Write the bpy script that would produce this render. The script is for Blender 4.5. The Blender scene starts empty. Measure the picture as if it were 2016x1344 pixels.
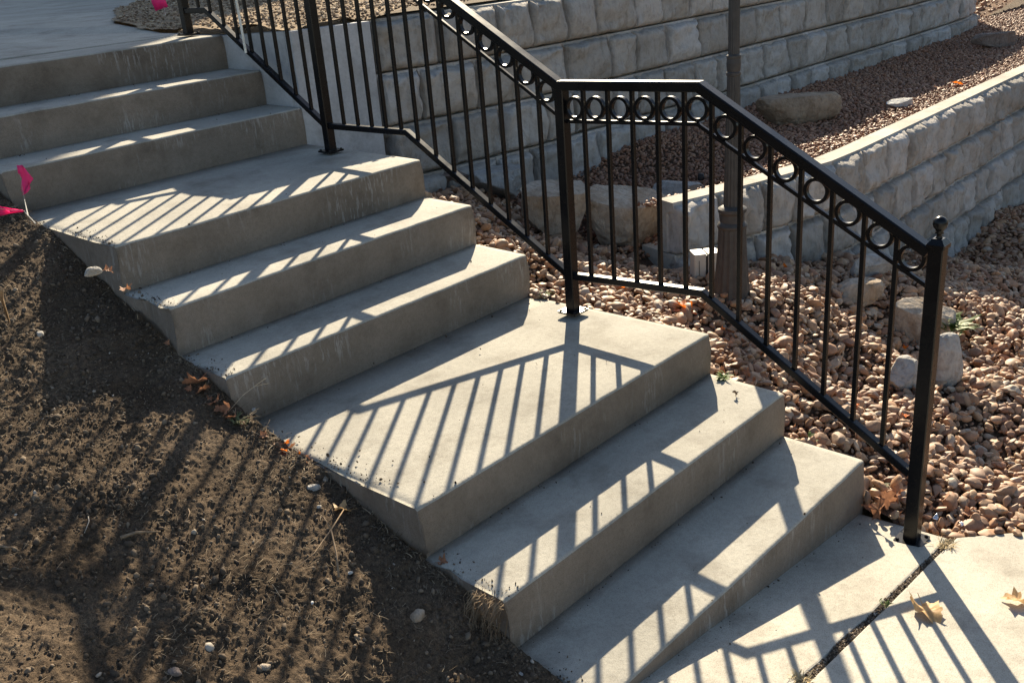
import bpy, math, random
import numpy as np
from mathutils import Matrix, Vector

random.seed(7)
RNG = np.random.default_rng(7)
sc = bpy.context.scene
C = sc.collection

# ------------------------------------------------------------------ camera
CAM_LOC = (-1.4663, -1.2104, 1.9053)
YAW, PITCH, ROLL = 0.801332, -0.385317, -0.0801855
FPX = 1950.03
cam_d = bpy.data.cameras.new("camera"); cam = bpy.data.objects.new("camera", cam_d); C.objects.link(cam)
_f = Vector((math.sin(YAW)*math.cos(PITCH), math.cos(YAW)*math.cos(PITCH), math.sin(PITCH)))
_r0 = Vector((math.cos(YAW), -math.sin(YAW), 0)); _u0 = _r0.cross(_f)
_r = _r0*math.cos(ROLL) + _u0*math.sin(ROLL); _u = -_r0*math.sin(ROLL) + _u0*math.cos(ROLL)
M = Matrix(((_r.x, _u.x, -_f.x, CAM_LOC[0]), (_r.y, _u.y, -_f.y, CAM_LOC[1]), (_r.z, _u.z, -_f.z, CAM_LOC[2]), (0, 0, 0, 1)))
cam.matrix_world = M
cam_d.sensor_width = 36; cam_d.lens = FPX/2016*36; cam_d.clip_start = 0.05; cam_d.clip_end = 500
sc.camera = cam

# ------------------------------------------------------------------ sky, sun, exposure
SUN_EL = math.radians(27.0); SX, SY = -0.789, -0.614       # horizontal direction in which the light travels
w = bpy.data.worlds.new("World"); sc.world = w; w.use_nodes = True
nt = w.node_tree; sky = nt.nodes.new("ShaderNodeTexSky"); sky.sky_type = 'NISHITA'; sky.sun_disc = False
sky.sun_elevation = SUN_EL; sky.sun_rotation = math.atan2(-SX, -SY)
nt.links.new(sky.outputs[0], nt.nodes["Background"].inputs[0]); nt.nodes["Background"].inputs[1].default_value = 0.066
sl = bpy.data.lights.new("sun", 'SUN'); so = bpy.data.objects.new("sun", sl); C.objects.link(so)
sl.energy = 5.0; sl.angle = math.radians(0.5); sl.color = (1.0, 0.865, 0.645)
so.rotation_euler = Vector((SX*math.cos(SUN_EL), SY*math.cos(SUN_EL), -math.sin(SUN_EL))).to_track_quat('-Z', 'Y').to_euler()
so.location = (6, 5, 6)
sc.view_settings.view_transform = 'Standard'; sc.view_settings.look = 'None'
sc.view_settings.gamma = 1; sc.view_settings.use_curve_mapping = False
sc.view_settings.exposure = 1.35

# ------------------------------------------------------------------ helpers
def hsh(i, j, k, s):
    n = (i.astype(np.int64)*374761393 + j.astype(np.int64)*668265263 + k.astype(np.int64)*2147483647 + s*1274126177) & 0xffffffff
    n = ((n ^ (n >> 13)) * 1274126177) & 0xffffffff
    n = (n ^ (n >> 16)) & 0xffffff
    return n/float(0xffffff)*2-1
def vnoise(x, y, z=0.0, s=0):
    x = np.asarray(x, float); y = np.asarray(y, float)+0*x; z = np.asarray(z, float)+0*x
    xi, yi, zi = np.floor(x), np.floor(y), np.floor(z)
    fx, fy, fz = x-xi, y-yi, z-zi
    fx, fy, fz = [t*t*(3-2*t) for t in (fx, fy, fz)]
    o = 0
    for a in (0, 1):
        for b in (0, 1):
            for c in (0, 1):
                o = o + hsh(xi+a, yi+b, zi+c, s)*(fx if a else 1-fx)*(fy if b else 1-fy)*(fz if c else 1-fz)
    return o
def fbm(x, y, z=0.0, s=0, n=4, g=0.5):
    o = 0; a = 1.0; f = 1.0
    for k in range(n):
        o = o + a*vnoise(np.asarray(x)*f, np.asarray(y)*f, np.asarray(z)*f, s+k*17); a *= g; f *= 2.03
    return o
def tag(o, label=None, cat=None, group=None, kind=None):
    if label: o["label"] = label
    if cat: o["category"] = cat
    if group: o["group"] = group
    if kind: o["kind"] = kind
    return o
def make_mesh(name, verts, faces, smooth=False):
    me = bpy.data.meshes.new(name)
    verts = np.asarray(verts, dtype=np.float32)
    if isinstance(faces, np.ndarray):
        n, k = faces.shape
        me.vertices.add(len(verts)); me.vertices.foreach_set("co", verts.ravel())
        me.loops.add(n*k); me.loops.foreach_set("vertex_index", faces.ravel().astype(np.int32))
        me.polygons.add(n); me.polygons.foreach_set("loop_start", np.arange(0, n*k, k, dtype=np.int32))
        me.polygons.foreach_set("loop_total", np.full(n, k, dtype=np.int32))
        me.update(calc_edges=True)
    else:
        me.from_pydata([tuple(map(float, v)) for v in verts], [], faces); me.update()
    if smooth: me.polygons.foreach_set("use_smooth", np.ones(len(me.polygons), dtype=bool))
    return me
def obj(name, me, mats=None, parent=None, loc=None, rot=None, scale=None):
    o = bpy.data.objects.new(name, me); C.objects.link(o)
    if mats is not None and me is not None and len(me.materials) == 0:
        for m in (mats if isinstance(mats, (list, tuple)) else [mats]): me.materials.append(m)
    if parent: o.parent = parent
    if loc is not None: o.location = loc
    if rot is not None: o.rotation_euler = rot
    if scale is not None: o.scale = scale
    return o
def empty(name, loc=(0, 0, 0), rz=0):
    o = bpy.data.objects.new(name, None); C.objects.link(o); o.location = loc; o.rotation_euler = (0, 0, rz); o.empty_display_size = .1
    return o
def grid(nx, ny):
    i = np.arange(nx-1)[:, None]; j = np.arange(ny-1)[None, :]
    a = (i*ny+j).ravel()
    return np.stack([a, a+ny, a+ny+1, a+1], 1)
class MB:
    """collects boxes, bars, tubes, lathes into one mesh"""
    def __init__(s): s.v = []; s.f = []
    def add(s, v, f):
        o = len(s.v); s.v += [tuple(map(float, p)) for p in v]; s.f += [tuple(int(i)+o for i in q) for q in f]; return s
    def bar(s, a, b, wx, h, bev=0.0):
        """bar between a and b in a plane x=const; wx across x, h perpendicular; ends cut vertically"""
        a = np.array(a, float); b = np.array(b, float); d = (b-a)/np.linalg.norm(b-a)
        xx = np.array([1., 0, 0]); n = np.cross(xx, d); n /= np.linalg.norm(n)
        if n[2] < 0: n = -n
        return s._prism(a, b, xx, n, wx/2, h/2, bev)
    def _prism(s, a, b, e1, e2, r1, r2, bev):
        if bev > 0:
            prof = [(-r1+bev, -r2), (r1-bev, -r2), (r1, -r2+bev), (r1, r2-bev), (r1-bev, r2), (-r1+bev, r2), (-r1, r2-bev), (-r1, -r2+bev)]
        else: prof = [(-r1, -r2), (r1, -r2), (r1, r2), (-r1, r2)]
        n = len(prof)
        v = [a+e1*p+e2*q for p, q in prof]+[b+e1*p+e2*q for p, q in prof]
        f = [(i, (i+1) % n, n+(i+1) % n, n+i) for i in range(n)]+[tuple(range(n))[::-1], tuple(range(n, 2*n))]
        return s.add(v, f)
    def box(s, c, sz, bev=0.0):
        c = np.array(c, float); sx, sy, sz_ = sz
        return s._prism(c-np.array([0, 0, sz_/2]), c+np.array([0, 0, sz_/2]), np.array([1., 0, 0]), np.array([0, 1., 0]), sx/2, sy/2, bev)
    def lathe(s, c, prof, n=16, flute=0, fd=0.0):
        c = np.array(c, float); v = []; f = []
        for r, z in prof:
            for k in range(n):
                a = 2*math.pi*k/n; rr = r*(1-(fd if (flute and k % 2) else 0)); v.append(c+np.array([rr*math.cos(a), rr*math.sin(a), z]))
        for i in range(len(prof)-1):
            for k in range(n): f.append((i*n+k, i*n+(k+1) % n, (i+1)*n+(k+1) % n, (i+1)*n+k))
        f.append(tuple(range(n))[::-1]); f.append(tuple((len(prof)-1)*n+k for k in range(n)))
        return s.add(v, f)
    def tube(s, pts, rads, n=6):
        pts = [np.array(p, float) for p in pts]; v = []; f = []
        for i, p in enumerate(pts):
            d = pts[min(i+1, len(pts)-1)]-pts[max(i-1, 0)]; d /= np.linalg.norm(d)+1e-9
            e = np.cross(d, [0.13, 0.31, 1.0]); e /= np.linalg.norm(e)+1e-9; g = np.cross(d, e)
            for k in range(n):
                a = 2*math.pi*k/n; v.append(p+rads[i]*(e*math.cos(a)+g*math.sin(a)))
        for i in range(len(pts)-1):
            for k in range(n): f.append((i*n+k, i*n+(k+1) % n, (i+1)*n+(k+1) % n, (i+1)*n+k))
        f.append(tuple(range(n))[::-1]); f.append(tuple((len(pts)-1)*n+k for k in range(n)))
        return s.add(v, f)
    def mesh(s, name, smooth=False): return make_mesh(name, s.v, s.f, smooth)
    def build(s, name, m, parent=None, smooth=False, **k): return obj(name, s.mesh(name, smooth), m, parent, **k)

# ------------------------------------------------------------------ materials
def mat(name, rough=0.8, spec=0.3, metal=0.0):
    m = bpy.data.materials.new(name); m.use_nodes = True; b = m.node_tree.nodes["Principled BSDF"]
    b.inputs["Roughness"].default_value = rough; b.inputs["Metallic"].default_value = metal
    b.inputs["Specular IOR Level"].default_value = spec
    return m, m.node_tree, b
def N(t, ty, **k):
    n = t.nodes.new(ty)
    for a, v in k.items(): setattr(n, a, v)
    return n
def noise_node(t, scale, detail=4, rough=0.55, vec=None, mapscale=None):
    n = N(t, "ShaderNodeTexNoise"); n.inputs["Scale"].default_value = scale; n.inputs["Detail"].default_value = detail; n.inputs["Roughness"].default_value = rough
    g = N(t, "ShaderNodeNewGeometry") if vec is None else None
    src = g.outputs["Position"] if g else vec
    if mapscale:
        mp = N(t, "ShaderNodeMapping"); mp.inputs["Scale"].default_value = mapscale; t.links.new(src, mp.inputs[0]); src = mp.outputs[0]
    t.links.new(src, n.inputs["Vector"]); return n
def ramp(t, src, stops):
    r = N(t, "ShaderNodeValToRGB"); e = r.color_ramp.elements
    while len(e) < len(stops): e.new(0.5)
    for q, (p, c) in zip(e, stops): q.position = p; q.color = (*c, 1) if len(c) == 3 else c
    t.links.new(src, r.inputs[0]); return r
def mix(t, a, b, fac, mode='MIX'):
    m = N(t, "ShaderNodeMix"); m.data_type = 'RGBA'; m.blend_type = mode
    for s_, i in ((fac, 0), (a, 6), (b, 7)):
        if hasattr(s_, "links") or hasattr(s_, "is_linked"): t.links.new(s_, m.inputs[i])
        else: m.inputs[i].default_value = s_ if i == 0 else (*s_, 1)
    return m.outputs[2]
def bump(t, b, src, strength, dist, prev=None):
    n = N(t, "ShaderNodeBump"); n.inputs["Strength"].default_value = strength; n.inputs["Distance"].default_value = dist
    t.links.new(src, n.inputs["Height"])
    if prev is not None: t.links.new(prev, n.inputs["Normal"])
    t.links.new(n.outputs[0], b.inputs["Normal"]); return n.outputs[0]

def concrete(name, base, riser=False, tone=1.0, speck=0.5):
    m, t, b = mat(name, 0.85, 0.25)
    n1 = noise_node(t, 2.3, 5, 0.6); n2 = noise_node(t, 60, 3, 0.7); n3 = noise_node(t, 330, 2, 0.6)
    d = tuple(c*0.80 for c in base); l = tuple(c*1.14 for c in base)
    r1 = ramp(t, n1.outputs[0], [(0.32, d), (0.55, base), (0.72, l)])
    r2 = ramp(t, n2.outputs[0], [(0.3, (0.86,)*3), (0.6, (1.04,)*3)])
    c = mix(t, r1.outputs[0], r2.outputs[0], 0.8, 'MULTIPLY')
    r3 = ramp(t, n3.outputs[0], [(0.36, (0.62, 0.60, 0.56)), (0.47, (1, 1, 1)), (0.66, (1.12, 1.1, 1.06))])
    c = mix(t, c, r3.outputs[0], speck, 'MULTIPLY')
    # old water stains
    ns = noise_node(t, 5.5, 6, 0.65)
    rs = ramp(t, ns.outputs[0], [(0.50, (1, 1, 1)), (0.72, (0.70, 0.68, 0.66))])
    c = mix(t, c, rs.outputs[0], 1.0, 'MULTIPLY')
    vo = N(t, "ShaderNodeTexVoronoi"); vo.inputs["Scale"].default_value = 95; vg = N(t, "ShaderNodeNewGeometry"); t.links.new(vg.outputs["Position"], vo.inputs["Vector"])
    vr = ramp(t, vo.outputs["Distance"], [(0.07, (0.45, 0.42, 0.38)), (0.13, (1, 1, 1))]); vm = noise_node(t, 9, 2, 0.5); vmr = ramp(t, vm.outputs[0], [(0.52, (0, 0, 0)), (0.62, (1, 1, 1))])
    bwv = N(t, "ShaderNodeRGBToBW"); t.links.new(vmr.outputs[0], bwv.inputs[0]); c = mix(t, c, mix(t, c, vr.outputs[0], 1.0, 'MULTIPLY'), bwv.outputs[0])
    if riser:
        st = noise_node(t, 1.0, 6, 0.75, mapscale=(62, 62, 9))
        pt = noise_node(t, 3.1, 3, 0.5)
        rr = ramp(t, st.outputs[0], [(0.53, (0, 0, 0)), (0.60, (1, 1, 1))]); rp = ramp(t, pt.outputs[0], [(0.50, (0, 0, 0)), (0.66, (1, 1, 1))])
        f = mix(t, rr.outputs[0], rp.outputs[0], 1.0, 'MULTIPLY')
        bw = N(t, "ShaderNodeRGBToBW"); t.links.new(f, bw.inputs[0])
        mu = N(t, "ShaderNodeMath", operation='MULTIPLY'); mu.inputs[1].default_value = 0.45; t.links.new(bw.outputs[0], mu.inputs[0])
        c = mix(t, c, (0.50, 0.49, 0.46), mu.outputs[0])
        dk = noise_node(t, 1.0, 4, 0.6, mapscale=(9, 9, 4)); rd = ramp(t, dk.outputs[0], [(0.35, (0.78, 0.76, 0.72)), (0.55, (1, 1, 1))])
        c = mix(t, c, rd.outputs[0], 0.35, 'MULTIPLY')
    oi = N(t, "ShaderNodeObjectInfo"); ro = ramp(t, oi.outputs["Random"], [(0, (0.90, 0.89, 0.87)), (1, (1.05, 1.05, 1.05))]); c = mix(t, c, ro.outputs[0], 1.0, 'MULTIPLY')
    t.links.new(c, b.inputs["Base Color"])
    p = bump(t, b, n2.outputs[0], 0.35, 0.004); bump(t, b, n3.outputs[0], 0.5, 0.0015, p)
    return m
M_TREAD = concrete("concrete_tread", (0.405, 0.385, 0.335))
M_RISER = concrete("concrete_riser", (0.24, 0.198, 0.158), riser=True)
M_WALK = concrete("sidewalk_concrete", (0.42, 0.395, 0.34), speck=0.75)
M_SMOOTH = concrete("smooth_wall_concrete", (0.48, 0.48, 0.48), speck=0.15)

def blockmat(name, base):
    m, t, b = mat(name, 0.9, 0.2)
    oi = N(t, "ShaderNodeObjectInfo")
    n1 = noise_node(t, 3.5, 5, 0.6); n2 = noise_node(t, 26, 5, 0.7); n3 = noise_node(t, 1.0, 5, 0.65, mapscale=(34, 34, 7)); n4 = noise_node(t, 220, 3, 0.6)
    r1 = ramp(t, n1.outputs[0], [(0.3, tuple(c*0.82 for c in base)), (0.55, base), (0.75, (base[0]*1.05, base[1]*1.08, base[2]*1.14))])
    r2 = ramp(t, n2.outputs[0], [(0.3, (0.74,)*3), (0.5, (1,)*3), (0.7, (1.12,)*3)])
    c = mix(t, r1.outputs[0], r2.outputs[0], 0.85, 'MULTIPLY')
    r3 = ramp(t, n3.outputs[0], [(0.33, (0.66, 0.61, 0.55)), (0.48, (1, 1, 1))])
    c = mix(t, c, r3.outputs[0], 0.6, 'MULTIPLY')
    r4 = ramp(t, oi.outputs["Random"], [(0, (0.78, 0.765, 0.74)), (0.5, (0.98, 0.96, 0.93)), (1, (1.14, 1.14, 1.15))])
    c = mix(t, c, r4.outputs[0], 1.0, 'MULTIPLY')
    t.links.new(c, b.inputs["Base Color"])
    p = bump(t, b, n2.outputs[0], 0.9, 0.016); p = bump(t, b, n3.outputs[0], 0.6, 0.010, p); bump(t, b, n4.outputs[0], 0.5, 0.002, p)
    return m
M_BLOCK = blockmat("split_face_block", (0.445, 0.415, 0.38))
M_BLOCKTOP = concrete("block_flat_top", (0.46, 0.43, 0.37), speck=0.3)

def paint_black():
    m, t, b = mat("black_powder_coat", 0.26, 0.3)
    b.inputs["Base Color"].default_value = (0.003, 0.003, 0.004, 1)
    n = noise_node(t, 14, 3, 0.6); r = ramp(t, n.outputs[0], [(0.3, (0.24,)*3), (0.7, (0.31,)*3)])
    t.links.new(r.outputs[0], b.inputs["Roughness"])
    return m
M_BLACK = paint_black()

PEB = [(0.0, (0.20, 0.115, 0.075)), (0.12, (0.40, 0.25, 0.155)), (0.25, (0.52, 0.37, 0.24)), (0.37, (0.36, 0.20, 0.125)), (0.5, (0.50, 0.32, 0.20)), (0.62, (0.27, 0.19, 0.145)), (0.74, (0.46, 0.35, 0.25)), (0.85, (0.24, 0.125, 0.08)), (0.94, (0.54, 0.45, 0.35)), (1.0, (0.42, 0.38, 0.33))]
def pebblemat(name, single, dim=1.0, red=1.0):
    m, t, b = mat(name, 0.62, 0.35)
    if single: src = N(t, "ShaderNodeObjectInfo").outputs["Random"]
    else:
        a = N(t, "ShaderNodeAttribute"); a.attribute_name = "tint"; src = a.outputs["Fac"]
    r = ramp(t, src, [(p, (c[0]*dim*.9, c[1]*dim*red*.81, c[2]*dim*red*.72)) for p, c in PEB]); n = noise_node(t, 55, 4, 0.65)
    r2 = ramp(t, n.outputs[0], [(0.3, (0.68, 0.66, 0.64)), (0.55, (1, 1, 1)), (0.75, (1.2, 1.18, 1.15))])
    c = mix(t, r.outputs[0], r2.outputs[0], 0.85, 'MULTIPLY'); t.links.new(c, b.inputs["Base Color"])
    n3 = noise_node(t, 260, 2, 0.5); bump(t, b, n3.outputs[0], 0.25, 0.0012)
    return m
M_PEB = pebblemat("pebble", False); M_PEB1 = pebblemat("single_pebble", True)

def soil(name, a, b_, c_, sc_=1.0):
    m, t, b = mat(name, 0.95, 0.1)
    n1 = noise_node(t, 4*sc_, 5, 0.6); n2 = noise_node(t, 70*sc_, 5, 0.7); n3 = noise_node(t, 240*sc_, 3, 0.7)
    r1 = ramp(t, n1.outputs[0], [(0.3, a), (0.5, b_), (0.7, c_)])
    r2 = ramp(t, n2.outputs[0], [(0.32, (0.55, 0.53, 0.5)), (0.5, (1, 1, 1)), (0.68, (1.45, 1.4, 1.3))])
    r3 = ramp(t, n3.outputs[0], [(0.35, (0.6, 0.58, 0.55)), (0.5, (1, 1, 1)), (0.7, (1.6, 1.5, 1.35))])
    c = mix(t, r1.outputs[0], r2.outputs[0], 1.0, 'MULTIPLY'); c = mix(t, c, r3.outputs[0], 0.8, 'MULTIPLY')
    t.links.new(c, b.inputs["Base Color"])
    p = bump(t, b, n2.outputs[0], 0.8, 0.012); bump(t, b, n3.outputs[0], 0.8, 0.004, p)
    return m
M_DIRT = soil("bare_dirt", (0.060, 0.043, 0.029), (0.092, 0.067, 0.046), (0.135, 0.100, 0.070))
M_UNDER = soil("gravel_underlay", (0.10, 0.065, 0.045), (0.15, 0.095, 0.065), (0.2, 0.13, 0.09))
M_MULCH = soil("wood_mulch", (0.20, 0.15, 0.10), (0.29, 0.22, 0.15), (0.38, 0.30, 0.21), 0.6)

def attr_mat(name, stops, rough=0.85, transl=0.0):
    m, t, b = mat(name, rough, 0.2)
    a = N(t, "ShaderNodeAttribute"); a.attribute_name = "tint"
    r = ramp(t, a.outputs["Fac"], stops); t.links.new(r.outputs[0], b.inputs["Base Color"])
    return m
M_CLOD = attr_mat("dirt_clod", [(0, (0.042, 0.030, 0.021)), (0.5, (0.11, 0.081, 0.056)), (0.9, (0.22, 0.168, 0.118)), (1, (0.5, 0.45, 0.38))])
M_STRAW = attr_mat("dry_grass", [(0, (0.07, 0.05, 0.033)), (0.5, (0.19, 0.14, 0.09)), (1, (0.42, 0.33, 0.22))])

def rockmat(name, base, alt, sc_=1.0):
    m, t, b = mat(name, 0.85, 0.25)
    n1 = noise_node(t, 6*sc_, 6, 0.65); n2 = noise_node(t, 30*sc_, 5, 0.7); n3 = noise_node(t, 1.0, 5, 0.7, mapscale=(40*sc_, 14*sc_, 9*sc_))
    r1 = ramp(t, n1.outputs[0], [(0.35, base), (0.62, alt)])
    r2 = ramp(t, n2.outputs[0], [(0.3, (0.66,)*3), (0.5, (1,)*3), (0.72, (1.2,)*3)])
    c = mix(t, r1.outputs[0], r2.outputs[0], 0.9, 'MULTIPLY')
    r3 = ramp(t, n3.outputs[0], [(0.36, (0.7, 0.64, 0.58)), (0.5, (1, 1, 1))]); c = mix(t, c, r3.outputs[0], 0.6, 'MULTIPLY')
    t.links.new(c, b.inputs["Base Color"]); p = bump(t, b, n2.outputs[0], 0.9, 0.02); bump(t, b, n3.outputs[0], 0.8, 0.014, p)
    return m
M_ROCKTAN = rockmat("tan_sandstone", (0.36, 0.26, 0.17), (0.48, 0.41, 0.33))
M_ROCKBROWN = rockmat("brown_sandstone", (0.24, 0.17, 0.11), (0.36, 0.28, 0.20))
M_ROCKGREY = rockmat("grey_rock", (0.34, 0.31, 0.27), (0.46, 0.45, 0.43))
M_ROCKWHITE = rockmat("pale_rock", (0.52, 0.50, 0.46), (0.66, 0.65, 0.62))
M_ROCKDARK = rockmat("dark_brown_rock", (0.16, 0.12, 0.10), (0.24, 0.19, 0.16))
def flat(name, col, rough=0.6, spec=0.3, var=0.25, nscale=40, transl=0.0, metal=0.0):
    m, t, b = mat(name, rough, spec, metal)
    n = noise_node(t, nscale, 4, 0.6); r = ramp(t, n.outputs[0], [(0.3, tuple(c*(1-var) for c in col)), (0.7, tuple(min(1, c*(1+var)) for c in col))])
    t.links.new(r.outputs[0], b.inputs["Base Color"])
    if transl > 0:
        tr = N(t, "ShaderNodeBsdfTranslucent"); ms = N(t, "ShaderNodeMixShader"); ms.inputs[0].default_value = transl
        t.links.new(r.outputs[0], tr.inputs[0]); t.links.new(b.outputs[0], ms.inputs[1]); t.links.new(tr.outputs[0], ms.inputs[2])
        t.links.new(ms.outputs[0], t.nodes["Material Output"].inputs[0])
    return m
M_POST = flat("weathered_bronze_paint", (0.056, 0.050, 0.046), 0.55, 0.3, 0.2, 30)
M_PINK = flat("pink_flag_film", (1.0, 0.07, 0.33), 0.4, 0.4, 0.04, 20, 0.5)
M_WIRE = flat("flag_wire", (0.35, 0.33, 0.30), 0.4, 0.5, 0.1)
M_LTAN = flat("dry_tan_leaf", (0.56, 0.36, 0.17), 0.6, 0.3, 0.3, 60, 0.25)
M_LBROWN = flat("dry_brown_leaf", (0.34, 0.16, 0.085), 0.65, 0.3, 0.35, 60, 0.25)
M_LORANGE = flat("orange_leaf", (0.80, 0.20, 0.02), 0.55, 0.3, 0.25, 60, 0.4)
M_GREEN = flat("weed_green", (0.14, 0.20, 0.045), 0.55, 0.3, 0.35, 50, 0.35)
M_TWIG = flat("twig_bark", (0.27, 0.19, 0.12), 0.8, 0.2, 0.35, 60)
M_CREAM = flat("cream_plastic", (0.46, 0.44, 0.39), 0.45, 0.4, 0.05)
M_SLOT = flat("plain_black", (0.012, 0.012, 0.012), 0.5, 0.3, 0.1)
M_FOIL = flat("silver_wrapper", (0.7, 0.7, 0.72), 0.25, 0.5, 0.1, 30, 0, 0.8)
M_STUCCO = flat("house_stucco", (0.42, 0.38, 0.32), 0.9, 0.2, 0.08, 10)
M_BARK = flat("tree_bark", (0.14, 0.10, 0.075), 0.9, 0.2, 0.3, 20)
M_LEAF = flat("tree_leaf", (0.13, 0.13, 0.04), 0.6, 0.3, 0.3, 8, 0.3)
M_ROOF = flat("roof_shingle", (0.11, 0.1, 0.1), 0.9, 0.2, 0.2, 12)
M_TRIM = flat("white_trim", (0.7, 0.7, 0.68), 0.5, 0.3, 0.03)
M_GLASS, _t, _b = mat("window_glass", 0.08, 0.6); _b.inputs["Base Color"].default_value = (0.03, 0.04, 0.05, 1)

# ------------------------------------------------------------------ ground heights
YS = [0, .3055, .612, 1.498, 1.797, 2.0986, 2.9406, 3.239, 3.538]      # riser positions
ZS = [.1727, .344, .5067, .6748, .852, 1.0246, 1.2103, 1.3814, 1.554]    # nosing heights
W = 1.464; SL = 0.008; CS = 0.005
def slab_z(x, y): return -.128*(x-1.18)-.05*y
def dirt_base(x, y):
    ys = [-3, -.3, 0, .1, .32, .48, .62, 1.07, 1.4, 1.79, 2.13, 2.57, 3.0, 3.6, 4.4, 9]
    zs = [.26, .125, .13, .15, .205, .30, .35, .475, .56, .685, .815, .985, 1.10, 1.27, 1.46, 1.55]
    z = np.interp(y, ys, zs); cr = np.interp(y, [-.3, .5, 3.5], [.13, .09, .03])
    return z + cr*np.clip(-np.asarray(x), 0, 6)
KK = 1.24
def far(*p):     # the gravel garden lies a little farther off and lower than first taken
    return tuple(c+KK*(q-c) for c, q in zip(CAM_LOC, p))
STAIR_EDGE = [(1.47, -.25, -.06), (1.47, 0, .01), (1.47, .3, .14), (1.47, .6, .29), (1.47, .9, .43), (1.47, 1.2, .465), (1.47, 1.5, .48), (1.47, 1.8, .65), (1.47, 2.06, .83), (1.47, 2.4, .92), (1.47, 2.9, .93)]
ANCH = np.array(STAIR_EDGE+[far(2.1, .8, .555), far(1.8, .95, .575), far(2.5, .73, .45), far(3.2, .7, .25), far(4.1, .7, -.0), far(6, .7, -.03), far(9, .7, -.05), (2.24, .985, .35), (2.35, 1.1, .35),
 (2.0, .8, .25), (2.3, .3, .0), (2.2, -.3, -.11), (3, .3, -.10), (3.2, -.6, -.21), (4.5, 0, -.36), (6, -.5, -.50), (1.66, -.47, -.055), (2.5, -1.1, -.15), (4, -2, -.33), (8, -2, -.62), (8, -5, -.7), (12, 0, -.7)])
ANCHT = np.array(STAIR_EDGE[5:]+[far(1.75, 1.1, .58), far(1.8, 1.35, .62), far(2.1, 1.1, .74), far(2.5, 1.0, .83), far(2.15, 1.5, .76), far(3, 1.0, .845), far(3, 1.9, .85), far(4.5, 1.0, .845), far(4.5, 1.9, .85), far(7, 1, .85), far(7, 2, .85), far(9, 1, .87), far(9, 3, .87), far(12, 2, .95), (1.9, 2.3, .62), (2.1, 2.8, .62), (2.4, 2.1, .42), (2.0, 1.9, .50), (2.5, 1.8, .36), (2.8, 1.7, .36), (2.2, 1.7, .40)])
WB = np.array([far(*p, 1)[:2] for p in [(1.77, .955), (2.1, .85), (2.44, .785), (2.72, .725), (3.5, .745), (5.0, .775), (9.0, .86)]])
def wb_y(x): return np.interp(x, WB[:, 0], WB[:, 1])
def idw(A, x, y, p=3.0):
    x = np.asarray(x, float); y = np.asarray(y, float); n = 0; d = 0
    for ax, ay, az in A:
        w_ = 1/(((x-ax)**2+(y-ay)**2)**(p/2)+1e-4); n = n+w_*az; d = d+w_
    return n/d
def gravel_z(x, y):
    lo = idw(ANCH, x, y); te = idw(ANCHT, x, y)
    up = (np.asarray(y) > wb_y(x)+0.105) & (np.asarray(x) > 2.60)
    t = np.clip((np.asarray(y)-1.25)/.35, 0, 1)
    side = lo*(1-t)+te*t
    return np.where(up, te, np.where(np.asarray(x) <= 2.60, side, lo))

# ------------------------------------------------------------------ setting: ground sheets
def sheet(name, x0, x1, y0, y1, nx, ny, zf, m, smooth=True, wob=0.0, cond=None):
    X, Y = np.meshgrid(np.linspace(x0, x1, nx), np.linspace(y0, y1, ny), indexing='ij')
    Z = zf(X, Y); V = np.stack([X, Y, Z], -1).reshape(-1, 3); F = grid(nx, ny)
    if cond is not None:
        cx = V[F].mean(1); F = F[cond(cx[:, 0], cx[:, 1])]
    o = obj(name, make_mesh(name, V, F, smooth), m); tag(o, kind='structure'); return o
o = sheet("ground", -60, 80, -60, 80, 29, 29, lambda X, Y: -0.55+0*X, M_DIRT)
def dirt_z(X, Y):
    z = dirt_base(X, Y)+0.010*fbm(X*5, Y*5, s=3, n=3)+0.0045*fbm(X*16, Y*16, s=9, n=3)+0.0052*np.abs(fbm(X*42, Y*42, s=21, n=3))+0.0024*fbm(X*130, Y*130, s=33, n=2)+(.010+.012*fbm(Y*11, Y*0+.5, s=77, n=3))*np.exp(-np.abs(X)/.035)
    pit = np.exp(-(((X+.72)/.045)**2+((Y-.50)/.06)**2))
    return z-0.035*pit
def ext(X, Y): return dirt_base(X, Y)-.004+0.02*np.clip((-1.4-X)*2+np.clip((Y-3.8)*2, 0, 1), 0, 1)*fbm(X*3, Y*3, s=3, n=4)
dirt = sheet("dirt_slope", -1.5, -.004, -.34, 3.9, 350, 900, dirt_z, M_DIRT)
o = sheet("dirt_bank", -14, -1.48, -.34, 14, 80, 90, ext, M_DIRT)
o = sheet("dirt_bank", -2.3, -.4, 3.88, 14, 20, 60, ext, M_DIRT)

gz = lambda X, Y: gravel_z(X, Y)-.018+0.008*fbm(X*9, Y*9, s=5, n=3)
def edge_y(x): return -.31-.83*(np.asarray(x)-1.46)
sheet("gravel_ground", 1.455, 13, -6.0, 3.05, 300, 260, gz, M_UNDER, cond=lambda x, y: y > edge_y(x)-.05)

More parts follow.
